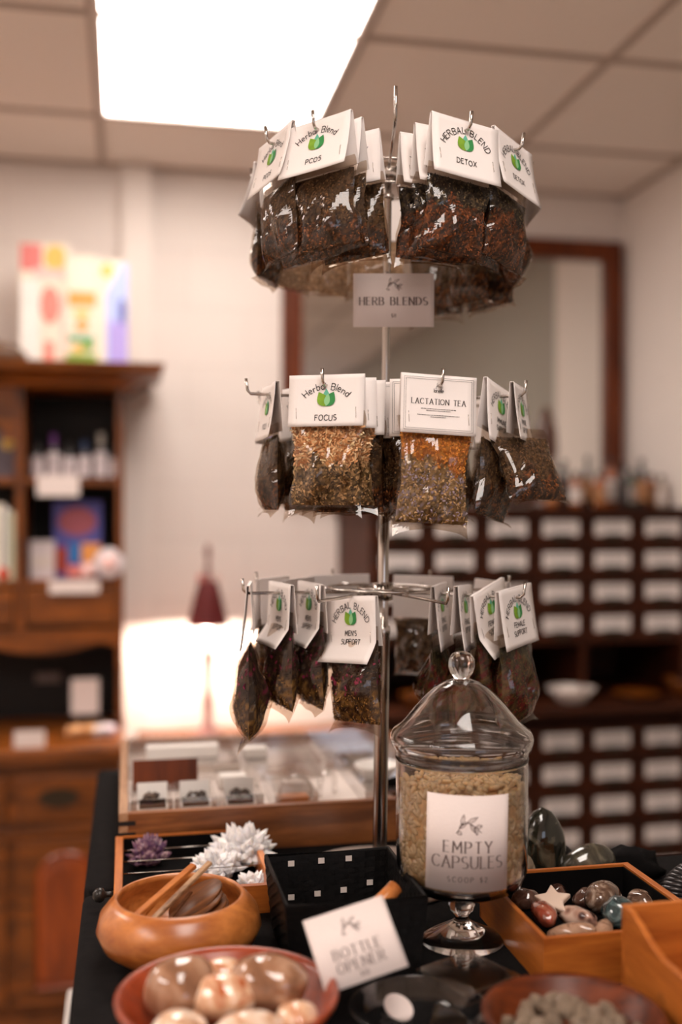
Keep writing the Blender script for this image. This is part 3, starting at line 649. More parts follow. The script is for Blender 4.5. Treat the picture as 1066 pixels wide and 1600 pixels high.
# ------------------------------------------------------------------ bag toppers
CARDW = .086
def card_surf(hc, kink, curl, splay=0):
    """point on the front of a hanging card; z measured down from the fold (negative)"""
    def f(x, z, off=.0006):
        t = min(1, max(0, -z / hc)); y = -.002 - .003 * t
        y -= splay * t ** 1.4
        if kink and -z > kink: y -= (-z - kink) * .55
        y -= curl * (2 * x / CARDW) ** 2 * .5 + curl * .6 * t ** 3
        return (x, y - off, z * (1 - .12 * (1 if kink and -z > kink else 0) * ((-z - kink) / hc if kink else 0)))
    return f
CARDS = {}
def card_mesh(hc, kink, curl, text, style, splay=0):
    key = (hc, kink, curl, text, style, splay)
    if key in CARDS: return CARDS[key]
    f = card_surf(hc, kink, curl, splay); nx, nz = 8, 12; mb = MB(); vs = []
    zs = [-hc * j / nz for j in range(nz + 1)]
    for z in zs: vs += [f(-CARDW / 2 + CARDW * i / nx, z, 0) for i in range(nx + 1)]
    vs2 = []
    for z in zs: vs2 += [Vector(f(-CARDW / 2 + CARDW * i / nx, z, 0)) + Vector((0, .0004, 0)) for i in range(nx + 1)]
    N1 = len(vs); W1 = nx + 1
    fs = [(j * W1 + i, (j + 1) * W1 + i, (j + 1) * W1 + i + 1, j * W1 + i + 1) for j in range(nz) for i in range(nx)]
    fb_ = [tuple(N1 + k for k in reversed(q)) for q in fs]
    rim = [i for i in range(W1)] + [j * W1 + nx for j in range(1, nz + 1)] + [nz * W1 + i for i in range(nx - 1, -1, -1)] + [j * W1 for j in range(nz - 1, 0, -1)]
    fr_ = [(rim[k], rim[(k + 1) % len(rim)], rim[(k + 1) % len(rim)] + N1, rim[k] + N1) for k in range(len(rim))]
    mb.add(vs + vs2, fs + fb_ + fr_, 0, True)
    # back leaf of the folded card
    hb = min(hc, .058)
    bv = []
    for j in range(5):
        z = -hb * j / 4; y = .0012 + .004 * (j / 4)
        for dy in (0, .0004): bv += [(-CARDW / 2, y + dy, z), (CARDW / 2, y + dy, z)]
    bf = []
    for j in range(4):
        a = j * 4; bf += [(a, a + 1, a + 5, a + 4), (a + 2, a + 6, a + 7, a + 3), (a, a + 4, a + 6, a + 2), (a + 1, a + 3, a + 7, a + 5)]
    bf += [(16, 17, 19, 18)]
    mb.add(bv, bf, 0); mb.box(-CARDW / 2, CARDW / 2, -.0022, .0014, -.0006, .0002)
    card = mb.mesh('topper_card', M['card'])
    # emblem
    lg = MB(); s = .0185
    def G2(pl, m, o=.0008): lg.add([f(x, z, o) for x, z in pl], [tuple(range(len(pl)))], m)
    if style != 'tea':
        cz = -.0355 if hc < .063 else -.037
        if hc > .073: cz = -.034
        G2(leaf_poly(0, cz + .001, s * 1.02, s * .5, 0), 2, .0007)
        G2(leaf_poly(-.0005, cz, s * .98, s * .68, math.radians(-27)), 0, .0009)
        G2(leaf_poly(.0005, cz, s * .98, s * .68, math.radians(27)), 1, .0010)
        G2([(x, z) for x, z in leaf_poly(.0003, cz + .0004, s * .78, s * .36, math.radians(8))], 3, .0012)
        logo = lg.mesh('leaf_logo', [M['lg1'], M['lg2'], M['lg3'], M['lg4']])
    else:
        put(lg, twig(.0075), 0, -.013, f); pl, _ = stroke_text('Janelle'.replace('J', 'I'), .0042, .0005, gap=.14); put(lg, pl, 0, -.0195, f)
        logo = lg.mesh('shop_logo', M['ink'])
    # lettering
    tx = MB()
    if style == 'caps':
        pl, _ = stroke_text('HERBAL BLEND', .0072, .0009, gap=.24, jitter=.06, seed=3); put(tx, arch_polys(pl, .029), 0, -.0165 + (.002 if hc > .073 else 0), f)
    elif style == 'mixed':
        pl, _ = stroke_text('Herbal Blend', .0074, .0008, gap=.22, jitter=.05, seed=4); put(tx, arch_polys(pl, .034), 0, -.0165, f)
    if style == 'tea':
        pl, _ = stroke_text('LACTATION TEA', .0060, .0008, .0004, gap=.26, serif=True); put(tx, pl, 0, -.033, f)
        rnd = random.Random(2)
        for zz, hw_ in ((-.0385, .020), (-.0405, .014), (-.0455, .024), (-.0475, .009)):
            x = -hw_
            while x < hw_:
                a = rnd.uniform(.0008, .0028); put(tx, [[(x, 0), (min(hw_, x + a), 0), (min(hw_, x + a), .0006), (x, .0006)]], 0, zz, f); x += a + .0006
        for k_ in (.0035, .0055):
            a, b = CARDW / 2 - k_, hc - k_
            for q in (((-a, -k_), (a, -k_ + .0003)), ((-a, -b), (a, -b + .0003))):
                n_ = 8
                for i in range(n_):
                    x0 = q[0][0] + (q[1][0] - q[0][0]) * i / n_; x1 = q[0][0] + (q[1][0] - q[0][0]) * (i + 1) / n_
                    put(tx, [[(x0, q[0][1]), (x1, q[0][1]), (x1, q[1][1]), (x0, q[1][1])]], 0, 0, f)
            for x in (-a, a):
                for i in range(8):
                    z0 = -k_ - (b - k_) * i / 8; z1 = -k_ - (b - k_) * (i + 1) / 8; put(tx, [[(x, z1), (x + .0003, z1), (x + .0003, z0), (x, z0)]], 0, 0, f)
    else:
        lines = text.split('|'); hh = .0062 if len(lines) == 1 else .0058; z0 = -(.0505 if hc < .063 else .054) if len(lines) == 1 else -.0465
        if hc > .073 and len(lines) == 1: z0 = -.05
        if hc < .063 and len(lines) == 1: z0 = -.0515
        for i, t_ in enumerate(lines):
            pl, _ = stroke_text(t_, hh, 0.0009, gap=.24, jitter=.05, seed=len(t_) + i); put(tx, pl, 0, z0 - i * .0098, f)
    txt = tx.mesh('lettering', M['ink'])
    sm = []
    for x in (-.034, .034):
        z = -.037 if hc < .063 else -.042
        p1, p2 = Vector(f(x, z, .0009)), Vector(f(x + .0008, z - .012, .0009)); sm.append(MB().tube([p1 + Vector((0, .0012, 0)), p1, p2, p2 + Vector((0, .0012, 0))], .0003, 5).mesh('staple', M['steel']))
    CARDS[key] = (card, logo, txt, sm); return CARDS[key]

# ------------------------------------------------------------------ the bags: cellophane pouch around a bulge of herbs
def L3(*c): return tuple(min(1, x * 1.3) for x in lin(*c))
STY = {   # lower layer colours, upper layer colours, split height, flake length/width
 'dark': ([L3(66, 44, 28), L3(104, 66, 36), L3(38, 26, 20), L3(150, 92, 48), L3(56, 38, 28)], [L3(92, 72, 50), L3(58, 42, 30), L3(120, 92, 62)], .62, (.0032, .0013)),
 'detox': ([L3(110, 60, 30), L3(58, 34, 22), L3(150, 88, 46), L3(40, 28, 22)], [L3(30, 26, 24), L3(48, 40, 32), L3(110, 96, 70), L3(26, 22, 20)], .35, (.0036, .0014)),
 'focus': ([L3(142, 116, 76), L3(104, 84, 54), L3(184, 152, 110), L3(70, 54, 36)], [L3(222, 176, 130), L3(190, 140, 94), L3(236, 198, 158), L3(156, 104, 62)], .46, (.0085, .0019)),
 'tea': ([L3(168, 138, 96), L3(128, 104, 66), L3(196, 168, 126), L3(94, 76, 48), L3(150, 122, 84), L3(160, 150, 172)], [L3(190, 122, 44), L3(168, 98, 32), L3(206, 140, 60)], .36, (.0038, .0017)),
 'rose': ([L3(150, 112, 54), L3(96, 66, 36), L3(70, 50, 34), L3(176, 136, 78), L3(54, 36, 28)], [L3(70, 52, 44), L3(48, 36, 32), L3(96, 74, 56), L3(150, 50, 90)], .58, (.0040, .0012)),
 'female': ([L3(88, 72, 44), L3(54, 44, 30), L3(118, 90, 50), L3(120, 34, 40)], [L3(70, 64, 44), L3(44, 40, 30), L3(96, 88, 60)], .2, (.0034, .0010)),
 'tan': ([L3(206, 176, 146), L3(188, 156, 124), L3(220, 196, 170)], [L3(200, 168, 138), L3(216, 192, 164)], .5, (.004, .002)),
}
def prof(t, T, seed):                       # half thickness of the pouch at height fraction t (0 top, 1 bottom)
    return T * (math.sin(PI * min(1, max(0, t)) ** 1.25) ** .75 if 0 < t < 1 else 0)
def bag_meshes(style, seed, hb=.086, w_=.084, T=.0135):
    rnd = random.Random(seed * 13 + 5)
    top = .50 if False else 0
    def half(t): return w_ / 2 * (1 - .10 * math.sin(PI * min(1, t * 1.1)) ** 2 + .03 * noise.noise(Vector((t * 5, seed * 3.1, 0))))
    tb0, tb1 = .02, .93
    lean = rnd.uniform(-.12, .12)
    def P(s, t, side, k=1.0):
        th = prof((t - tb0) / (.955 - tb0), T, seed) * max(0, 1 - abs(s) ** 2.4) ** .7
        th *= 1 + .75 * noise.noise(Vector((s * 1.9 + seed, t * 2.8, side * 2)))
        x = half(t) * s * (.965 if k < 1 else 1.0) + .0022 * noise.noise(Vector((t * 4 + 9, seed * 1.3, s * .8)))
        return Vector((x + lean * .01 * t, side * th * k + .0006 * side, -t * hb))
    fill = MB(); low, up, split, (fl, fwd) = STY[style]
    def base_col(t, s):
        c = up if t < split + .22 * noise.noise(Vector((s * 2.2, seed, 0))) + .10 * s * (1 if style == 'tea' else 0) + rnd.uniform(-.03, .03) else low
        if style == 'rose' and c is up: return up[3] if rnd.random() < .05 else up[rnd.randrange(3)]
        return c[rnd.randrange(len(c))]
    nx, nz = 26, 26
    for side in (-1, 1):
        vs = []; cs = []
        for j in range(nz + 1):
            t = .03 + (tb1 - .03) * j / nz
            for i in range(nx + 1):
                s = -1 + 2 * i / nx; p = P(s, t, side, .9); p.y += side * .0006 * noise.noise(p * 400) * (1 - s * s); p.y = p.y if abs(s) < .999 and j < nz else 0.0; vs.append(p)
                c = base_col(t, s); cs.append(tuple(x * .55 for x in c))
        fs = []
        for j in range(nz):
            for i in range(nx):
                a = j * (nx + 1) + i; q = (a, a + 1, a + nx + 2, a + nx + 1); fs.append(q if side > 0 else q[::-1])
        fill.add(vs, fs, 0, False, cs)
    nfl = 1500 if style in ('focus', 'tea') else 1300
    for q in range(nfl):
        side = -1 if rnd.random() < .7 else 1; s = rnd.uniform(-.98, .98); t = rnd.uniform(.03, tb1 - .01)
        p = P(s, t, side, .93); c = base_col(t, s); a = rnd.uniform(0, PI * 2); L_ = fl * rnd.uniform(.5, 1.2) * (1.0 if t < split or style != 'focus' else .6); wl_ = fwd * rnd.uniform(.5, 1.4)
        if style == 'rose' and c == up[3]: L_ *= 1.5; wl_ *= 3
        d = Vector((math.cos(a), rnd.uniform(-.25, .25), math.sin(a))); e = Vector((-math.sin(a), rnd.uniform(-.35, .35), math.cos(a)))
        bow = Vector((0, side * L_ * rnd.uniform(.05, .3), 0)); v_ = rnd.uniform(.75, 1.15); c = tuple(min(1, x * v_) for x in c)
        fill.add([p - d * L_ / 2 - e * wl_ / 2, p - d * L_ / 2 + e * wl_ / 2, p + e * wl_ / 2 + bow, p - e * wl_ / 2 + bow, p + d * L_ / 2 + e * wl_ / 3, p + d * L_ / 2 - e * wl_ / 3], [(0, 1, 2, 3), (3, 2, 4, 5)], 0, False, c)
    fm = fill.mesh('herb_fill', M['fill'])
    # film: coarse facets with creases, tucked gusset and a flat sealed hem
    film = MB(); nx = 24
    ts = [-.12 + .03 * k for k in range(6)] + [.06 + .03 * k for k in range(29)] + [.93, .945, .96, .98, 1.0]
    bend = rnd.uniform(.2, .9)
    planes = {sd: [(rnd.uniform(-1, 1), rnd.uniform(-1.6, 1.6), rnd.uniform(-.5, .5)) for _ in range(8)] for sd in (-1, 1)}
    warp = [rnd.uniform(-1, 1) for _ in range(6)]
    grid = {}
    for side in (-1, 1):
        for j, t in enumerate(ts):
            for i in range(nx + 1):
                s = -1 + 2 * i / nx; p = P(s, t, side, 1.04)
                fall = max(0, 1 - abs(s) ** 4) * min(1, max(0, (t + .05) * 8)) * min(1, (1.02 - t) * 6)
                ridge = max(a_ * s + b_ * (t - .5) * 2 + c_ * .5 for a_, b_, c_ in planes[side])
                p.y += side * fall * (.0004 + .0023 * ridge)
                p.x += .0018 * math.sin(t * 11 + warp[0] * 6) * abs(s) ** 3; 
                if t > .93:
                    k = (t - .93) / .07; p.y = p.y * (1 - k) ** .7 - bend * k * .011 * (1 + .5 * s * warp[1]); p.z += k * .007 * abs(s) * warp[2] + .004 * k * bend - .006 * k * abs(s) ** 5
                    p.x *= 1 + .03 * k
                grid[side, j, i] = p
    for side in (-1, 1):
        vs = [grid[side, j, i] for j in range(len(ts)) for i in range(nx + 1)]; fs = []
        for j in range(len(ts) - 1):
            for i in range(nx):
                a = j * (nx + 1) + i; b, c_, d_ = a + 1, a + nx + 2, a + nx + 1
                fs.append((a, b, c_, d_) if side > 0 else (d_, c_, b, a))
        film.add(vs, fs, 0, False)
    return fm, film.mesh('bag_film', M['film'])
BAGM = {}
def get_bag(style, v, hb, T=.0135):
    k = (style, v, hb, T)
    if k not in BAGM: BAGM[k] = bag_meshes(style, v + len(style) * 3, hb, T=T)
    return BAGM[k]
def make_bag(loc, rotz, label, group, style, text, cstyle, hc, kink=0, curl=.002, v=0, hb=.088, roll=0, pitch=0, T=.0135, splay=0, byaw=0):
    o = thing('herb_bag', label, 'bag of herbs', loc, (0, roll, rotz), group)
    card, logo, txt, st = card_mesh(hc, kink, curl, text, cstyle, splay)
    top = .012
    c = link('topper_card', card, o, (0, 0, top)); link('leaf_logo' if cstyle != 'tea' else 'shop_logo', logo, c); link('lettering', txt, c)
    for s_ in st: link('staple', s_, c)
    fm, fl = get_bag(style, v, hb, T); zz = top - (min(hc, kink or hc)) + .006
    link('herb_fill', fm, o, (0, 0, zz), (pitch, 0, byaw)); link('bag_film', fl, o, (0, 0, zz), (pitch, 0, byaw)); return o

# ------------------------------------------------------------------ the revolving rack
PD = 1.33
SP = W(593, 800, PD); SP.z = 1.04
ZT, ZM, ZL = 1.927, 1.640, 1.400
LEAN = -.0105 / .85      # the pole leans a touch: shift of x per metre of height (towards the right going up)
TZ = 1.04
stand = thing('spinner_rack', 'chrome three-tier revolving display rack with rings of hooks', 'display rack', (SP.x, SP.y, TZ), (0, math.atan(.0105 / .85), -TH))
hz = lambda z: z - TZ
MB().lathe([(0, .0), (.105, .0), (.106, .004), (.095, .010), (.05, .016), (.015, .022), (.012, .03), (0, .03)], 56).build('base_plate', mat('brushed_plate', lin(190, 178, 168), .3, .6), stand)
MB().lathe([(.0092, .028), (.0092, hz(1.345)), (.0098, hz(1.347)), (.0098, hz(1.356)), (.007, hz(1.358)), (.0068, hz(1.39))], 24).build('lower_pole', M['steel'], stand)
MB().lathe([(.0068, hz(1.39)), (.0068, hz(1.50)), (.0049, hz(1.503)), (.0049, hz(ZT) - .035), (.008, hz(ZT) - .034), (.008, hz(ZT) - .028), (.0049, hz(ZT) - .026), (.0049, hz(ZT) + .01), (0, hz(ZT) + .01)], 24).build('upper_pole', M['steel'], stand)
def ringpts(r, z, n=48): return [(r * math.cos(2 * PI * k / n), r * math.sin(2 * PI * k / n), z) for k in range(n)]
TOP = [-54, -30, 0, 28, 58, 92, 124, 154, 183, 210, 232, 256]
MID = [-69, -25, 18, 64, 111, 156, 201, 246]
LOW = [-71, -26, 21, 66, 111, 156, 201, 246]
RH = .180
for nm, z, angs, rr in (('top', ZT, TOP, .045), ('middle', ZM, MID, .060), ('bottom', ZL, LOW, .070)):
    MB().tube(ringpts(rr, hz(z) + .004), .0017, 8, closed=True).build('ring', M['steel'], stand)
    MB().tube(ringpts(rr * .45, hz(z) + (.012 if nm == 'top' else .004)), .0016, 8, closed=True).build('ring', M['steel'], stand)
    if nm == 'top': MB().tube(ringpts(rr * .8, hz(z) - .022), .0016, 8, closed=True).build('ring', M['steel'], stand)
    hub = MB().lathe([(.005, hz(z) - .012), (.013, hz(z) - .010), (.013, hz(z) + .010), (.005, hz(z) + .012)], 20)
    for k in range(4):
        a = 2 * PI * k / 4 + .4; hub.tube([(.01 * math.cos(a), .01 * math.sin(a), hz(z)), (rr * math.cos(a), rr * math.sin(a), hz(z) + .002)], .0015, 6)
    hub.build('hub', M['steel'], stand)
    for a in angs:
        phi = math.radians(a); d = Vector((math.sin(phi), -math.cos(phi), 0))      # local frame: -y looks at the viewer
        tip = RH
        pts = [d * (rr * .45) + Vector((0, 0, hz(z))), d * rr + Vector((0, 0, hz(z)))] + [d * (tip - .004) + Vector((0, 0, hz(z))), d * tip + Vector((0, 0, hz(z) + .004)), d * (tip + .002) + Vector((0, 0, hz(z) + .018 + (.018 if a == 0 else 0)))]
        MB().tube(pts, .0019, 8).build('hook', M['steel'], stand)
def hook_pt(z, phi, r):
    v = Vector((math.sin(phi) * r, -math.cos(phi) * r, z - TZ)); return stand_mat @ v
stand_mat = Matrix.Translation(stand.location) @ stand.rotation_euler.to_matrix().to_4x4()
GRP = 'herb bags hanging on the revolving rack'
BAGS = [
 # tier z, hook angle, radius, style, text, card style, card height, kink, variant, bag height, yaw offset deg, roll deg, pitch, label
 (ZT, -54, 0.165, 'dark', 'PCOS', 'mixed', 0.066, 0, 0, 0.092, -6, -5, 0, 'herb bag with slanted green-leaf card at the far left of the top tier'),
 (ZT, -54, 0.128, 'dark', 'PCOS', 'mixed', 0.066, 0, 1, 0.092, 4, 0, 0, 'herb bag right behind the leftmost bag of the top tier'),
 (ZT, -30, 0.166, 'dark', 'PCOS', 'mixed', 0.066, 0, 2, 0.092, 0, -5, 0, 'brown herb bag with the PCOS card at the front left of the top tier'),
 (ZT, -30, 0.138, 'dark', 'PCOS', 'mixed', 0.066, 0, 3, 0.092, -5, -5, 0, 'herb bag second on the hook behind the PCOS bag, top tier'),
 (ZT, -30, 0.108, 'dark', 'PCOS', 'mixed', 0.066, 0, 0, 0.092, 12, -6, 0, 'innermost herb bag on the PCOS hook, its white card beside the pole'),
 (ZT, 28, 0.166, 'detox', 'DETOX', 'caps', 0.071, 0, 0, 0.092, -4, 6, 0, 'dark herb bag with the DETOX card facing front on the top tier'),
 (ZT, 28, .136, 'detox', 'DETOX', 'caps', .071, 0, 1, .092, -9, 3, 0, 'dark herb bag second on the hook behind the front DETOX bag'),
 (ZT, 28, .106, 'detox', 'DETOX', 'caps', .066, 0, 2, .092, -14, 3, 0, 'dark herb bag innermost on the DETOX hook, close to the pole'),
 (ZT, 58, 0.166, 'detox', 'DETOX', 'caps', 0.071, 0, 3, 0.092, -8, 8, 0, 'herb bag with a slanted DETOX card at the right end of the top tier'),
 (ZT, 58, .136, 'detox', 'DETOX', 'caps', .066, 0, 0, .092, 0, 2, 0, 'herb bag tucked behind the slanted DETOX bag at the right of the top tier'),
 (ZT, 92, .160, 'detox', 'DETOX', 'caps', .066, 0, 1, .094, 0, 0, 0, 'dark herb bag seen edge-on at the extreme right of the top tier'),
 (ZT, 124, .165, 'dark', 'DETOX', 'caps', .071, 0, 1, .105, 6, 2, 0, 'dark herb bag on the rear right hook of the top tier, hanging lowest at right'),
 (ZT, 124, .13, 'dark', 'DETOX', 'caps', .071, 0, 2, .100, 0, 0, 0, 'dark herb bag in front of the rear right one of the top tier'),
 (ZT, 154, .165, 'dark', 'DETOX', 'caps', .071, 0, 3, .105, -4, 0, 0, 'dark herb bag hanging just right of the HERB BLENDS sign'),
 (ZT, 183, .160, 'tan', 'DETOX', 'caps', .060, 0, 0, .080, 0, 0, 0, 'pale tan bag behind the pole at the back of the top tier'),
 (ZT, 210, .165, 'tan', 'PCOS', 'mixed', .060, 0, 1, .088, 5, 0, 0, 'pale tan bag at the back left of the top tier, nearer the pole'),
 (ZT, 232, .165, 'tan', 'PCOS', 'mixed', .060, 0, 2, .088, 0, 0, 0, 'pale tan bag at the back far left of the top tier'),
 (ZT, 256, .160, 'dark', 'PCOS', 'mixed', .066, 0, 1, .090, 0, 0, 0, 'dark herb bag seen edge-on at the extreme left of the top tier'),
 (ZM, -69, 0.15, 'dark', 'FOCUS', 'mixed', 0.066, 0, 2, 0.098, -6, 0, 0, 'dark herb bag seen almost edge-on at the left end of the middle tier'),
 (ZM, -69, 0.112, 'dark', 'FOCUS', 'mixed', 0.066, 0, 3, 0.098, 10, 0, 0, 'dark herb bag between the leftmost bag and the FOCUS bag'),
 (ZM, -25, 0.168, 'focus', 'FOCUS', 'mixed', 0.058, 0, 0, 0.1, 12, 0, 0, 'bag of light tan chips with the FOCUS card on the middle tier'),
 (ZM, -25, 0.138, 'focus', 'FOCUS', 'mixed', 0.058, 0, 1, 0.1, 20, 0, 0, 'herb bag second on the hook behind the FOCUS bag'),
 (ZM, -25, 0.11, 'dark', 'FOCUS', 'mixed', 0.064, 0, 1, 0.102, 16, 0, 0, 'herb bag third on the hook behind the FOCUS bag'),
 (ZM, -25, 0.084, 'dark', 'FOCUS', 'mixed', 0.064, 0, 2, 0.1, 14, 0, 0, 'herb bag innermost on the FOCUS hook, touching the pole'),
 (ZM, 18, 0.168, 'tea', 'TEA', 'tea', 0.066, 0, 0, 0.112, -8, 3, 0, 'bag with orange seeds over pale herbs and the LACTATION TEA card'),
 (ZM, 18, 0.138, 'dark', 'TEA', 'tea', 0.066, 0, 3, 0.1, -26, 0, 0, 'herb bag second on the hook behind the LACTATION TEA bag'),
 (ZM, 18, 0.108, 'dark', 'TEA', 'tea', 0.066, 0, 0, 0.1, -30, 0, 0, 'herb bag innermost on the LACTATION TEA hook'),
 (ZM, 64, 0.148, 'dark', 'IMMUNE|SUPPORT', 'caps', 0.074, 0, 1, 0.098, -6, 10, 0, 'dark herb bag with the slanted IMMUNE SUPPORT card on the middle tier'),
 (ZM, 64, 0.095, 'dark', 'IMMUNE|SUPPORT', 'caps', 0.074, 0, 2, 0.095, 2, 0, 0, 'herb bag tucked behind the slanted IMMUNE SUPPORT bag'),
 (ZM, 64, 0.172, 'dark', 'IMMUNE|SUPPORT', 'caps', 0.066, 0, 0, 0.092, 6, 0, -0.5, 'dark shiny herb bag swung out to the right end of the middle tier'),
 (ZM, 111, .150, 'dark', 'FOCUS', 'caps', .066, 0, 3, .088, 0, 0, 0, 'herb bag on the rear right hook of the middle tier'),
 (ZM, 156, .150, 'dark', 'FOCUS', 'caps', .066, 0, 0, .092, 0, 0, 0, 'herb bag at the back of the middle tier, right of the pole'),
 (ZM, 201, .150, 'dark', 'FOCUS', 'mixed', .066, 0, 1, .096, 0, 0, 0, 'herb bag at the back of the middle tier, left of the pole'),
 (ZM, 246, .150, 'dark', 'FOCUS', 'mixed', .066, 0, 2, .090, 0, 0, 0, 'herb bag on the rear left hook of the middle tier'),
 (ZL, -71, 0.172, 'rose', "MEN'S|SUPPORT", 'caps', 0.078, 0, 0, 0.118, -16, 0, 0, 'herb bag with pink petals seen edge-on, leftmost of the bottom tier'),
 (ZL, -71, 0.132, 'rose', "MEN'S|SUPPORT", 'caps', 0.078, 0.052, 1, 0.112, 2, 0, 0, 'second herb bag from the left on the bottom tier, card turned sideways'),
 (ZL, -71, 0.094, 'rose', "MEN'S|SUPPORT", 'caps', 0.078, 0.052, 2, 0.112, 2, 0, 0, 'third herb bag from the left on the bottom tier, card turned sideways'),
 (ZL, -26, 0.09, 'rose', "MEN'S|SUPPORT", 'caps', 0.08, 0.054, 3, 0.108, -22, -4, 0, "herb bag with the MEN'S SUPPORT card, left of the pole on the bottom tier"),
 (ZL, 66, 0.168, 'female', 'FEMALE|SUPPORT', 'caps', 0.07, 0, 0, 0.104, -12, -4, 0, 'herb bag with the FEMALE SUPPORT card at the right end of the bottom tier'),
 (ZL, 66, 0.136, 'female', 'FEMALE|SUPPORT', 'caps', 0.08, 0.052, 1, 0.104, -10, -12, 0, 'herb bag second from the right on the bottom tier, behind the glass lid'),
 (ZL, 66, 0.104, 'female', 'FEMALE|SUPPORT', 'caps', 0.078, 0, 2, 0.104, 6, 2, 0, 'herb bag third from the right on the bottom tier'),
 (ZL, 66, 0.074, 'female', 'FEMALE|SUPPORT', 'caps', 0.078, 0, 3, 0.104, 8, 0, 0, 'herb bag nearest the pole on the right hook, bottom tier'),
 (ZL, 111, .155, 'dark', 'FEMALE|SUPPORT', 'tea', .066, 0, 0, .084, 0, 0, 0, 'herb bag on the rear right hook of the bottom tier, card showing its back'),
 (ZL, 156, .150, 'dark', 'FEMALE|SUPPORT', 'tea', .066, 0, 1, .084, 0, 0, 0, 'herb bag at the back of the bottom tier, right of the pole'),
 (ZL, 201, .150, 'dark', 'FEMALE|SUPPORT', 'tea', .066, 0, 2, .075, 0, 0, 0, 'herb bag at the back of the bottom tier, left of the pole'),
 (ZL, 246, .155, 'dark', 'FEMALE|SUPPORT', 'tea', .066, 0, 3, .070, 0, 0, 0, 'herb bag on the rear left hook of the bottom tier'),
 (ZL, 246, .118, 'dark', 'FEMALE|SUPPORT', 'tea', .066, 0, 1, .070, 0, 0, 0, 'herb bag nearer the pole on the rear left hook of the bottom tier'),
]
LAB_MAX = 16
for (z, a, r, sty, text, cs_, hc, kink, v, hb, yaw, roll, pitch, lab) in BAGS:
    phi = math.radians(a); p = hook_pt(z, phi, r)
    if 'MEN' in lab: p.z -= .012
    make_bag(p, phi - TH + math.radians(yaw), lab, GRP, sty, text, cs_, hc, kink, .002 + .0007 * (v % 3), v, hb, math.radians(roll), pitch, T=.0145 if z != ZL else .018, splay=(.014 + .003 * (v % 3)) if z == ZT else (.004 if not kink else 0), byaw=-.75 if pitch else 0)
# sign on the pole
def sign_card(name, lab, w_, h_, lines, loc, rot, surf=None, ink='inkbrown', tw=.012, twz=None):
    t = tag(link(name, None, None, loc, rot), lab, 'sign')
    flat = surf or (lambda x, z, o=.0004: (x, -.0004 - o, z))
    nx = 16; mb = MB(); vs = [flat(-w_ / 2 + w_ * i / nx, -h_ / 2 + h_ * j, 0) for j in (0, 1) for i in range(nx + 1)]
    vs2 = [(p[0], p[1] + .0005, p[2]) for p in vs]; k = nx + 1; n1 = len(vs)
    fs = [(i, i + 1, k + i + 1, k + i) for i in range(nx)]; fs += [tuple(n1 + q for q in f[::-1]) for f in fs]
    fs += [(i + 1, i, n1 + i, n1 + i + 1) for i in range(nx)] + [(k + i, k + i + 1, n1 + k + i + 1, n1 + k + i) for i in range(nx)] + [(0, k, n1 + k, n1), (k - 1, n1 + k - 1, n1 + 2 * k - 1, 2 * k - 1)]
    mb.add(vs + vs2, fs, 0, True); mb.build('card', M['paper'], t)
    tm = MB(); put(tm, twig(tw), 0, twz if twz is not None else h_ * .28, lambda x, z: flat(x, z, .0006))
    for text, hh, z, gap, thick, thin, serif in lines:
        pl, _ = stroke_text(text, hh, thick, thin, gap, serif); put(tm, pl, 0, z, lambda x, z: flat(x, z, .0006))
    tm.build('lettering', M[ink], t); return t
p = W(610, 467, 1.312); PS = stand_mat @ Vector((0, -.008, p.z - TZ))
sign_card('herb_blends_sign', 'HERB BLENDS price card fixed to the pole under the top tier', .101, .067,
          [('HERB BLENDS', .0095, -.006, .3, .0017, .0005, True), ('$8', .0045, -.0215, .3, .0006, .0004, False)], (PS.x + .008, PS.y - .003, p.z), (0, 0, -TH), tw=.017, twz=.019)
# ------------------------------------------------------------------ display tables under black cloths
def table(name_lab, x0, x1, y0, y1, cloth_lab, drape, flare):
    t = thing('display_table', name_lab, 'table', ((x0 + x1) / 2, (y0 + y1) / 2, 0), 0, 'display tables')
    hx, hy = (x1 - x0) / 2 - .006, (y1 - y0) / 2 - .006
    MB().box(-hx, hx, -hy, hy, 1.005, 1.036).build('tabletop', M['offwhite'], t)
    for sx in (-1, 1):
        for sy in (-1, 1): MB().tube([(sx * (hx - .05), sy * (hy - .05), 0), (sx * (hx - .05), sy * (hy - .05), 1.006)], .015).build('leg', M['steel'], t)
    mb = MB(); per = []; n = 60
    for i in range(n): per.append((x0 + (x1 - x0) * i / n, y0, 0, -1))
    for i in range(n): per.append((x1, y0 + (y1 - y0) * i / n, 1, 0))
    for i in range(n): per.append((x1 - (x1 - x0) * i / n, y1, 0, 1))
    for i in range(n): per.append((x0, y1 - (y1 - y0) * i / n, -1, 0))
    rows = [(0, 0), (.004, -.002), (.007, -.008)] + [(None, -.03 - .06 * k) for k in range(int(drape / .06))]
    vs = []
    for off, dz in rows:
        for q, (x, y, nx_, ny_) in enumerate(per):
            o = off if off is not None else .008 + flare * min(1, -dz / .35) * (.35 + .65 * (0.5 + .5 * math.sin(q * .55 + 2 * math.sin(q * .13)))) * min(1, -dz / .12)
            if nx_ == 0 and ny_ > 0 and off is None: o = min(o, .012)
            vs.append((x + nx_ * o, y + ny_ * o, TZ + dz))
    P = len(per); fs = [(r * P + i, (r + 1) * P + i, (r + 1) * P + (i + 1) % P, r * P + (i + 1) % P) for r in range(len(rows) - 1) for i in range(P)]
    fs.append(tuple(range(P))); mb.add(vs, fs, 0, True)
    c = mb.build('tablecloth', M['cloth'], None); tag(c, cloth_lab, 'tablecloth')
    return t
table('table in the foreground holding the rack, bowls and jar under a black cloth', -.046, .85, .55, 1.30, 'black cloth over the front table, its folds falling at the left edge', .78, .03)
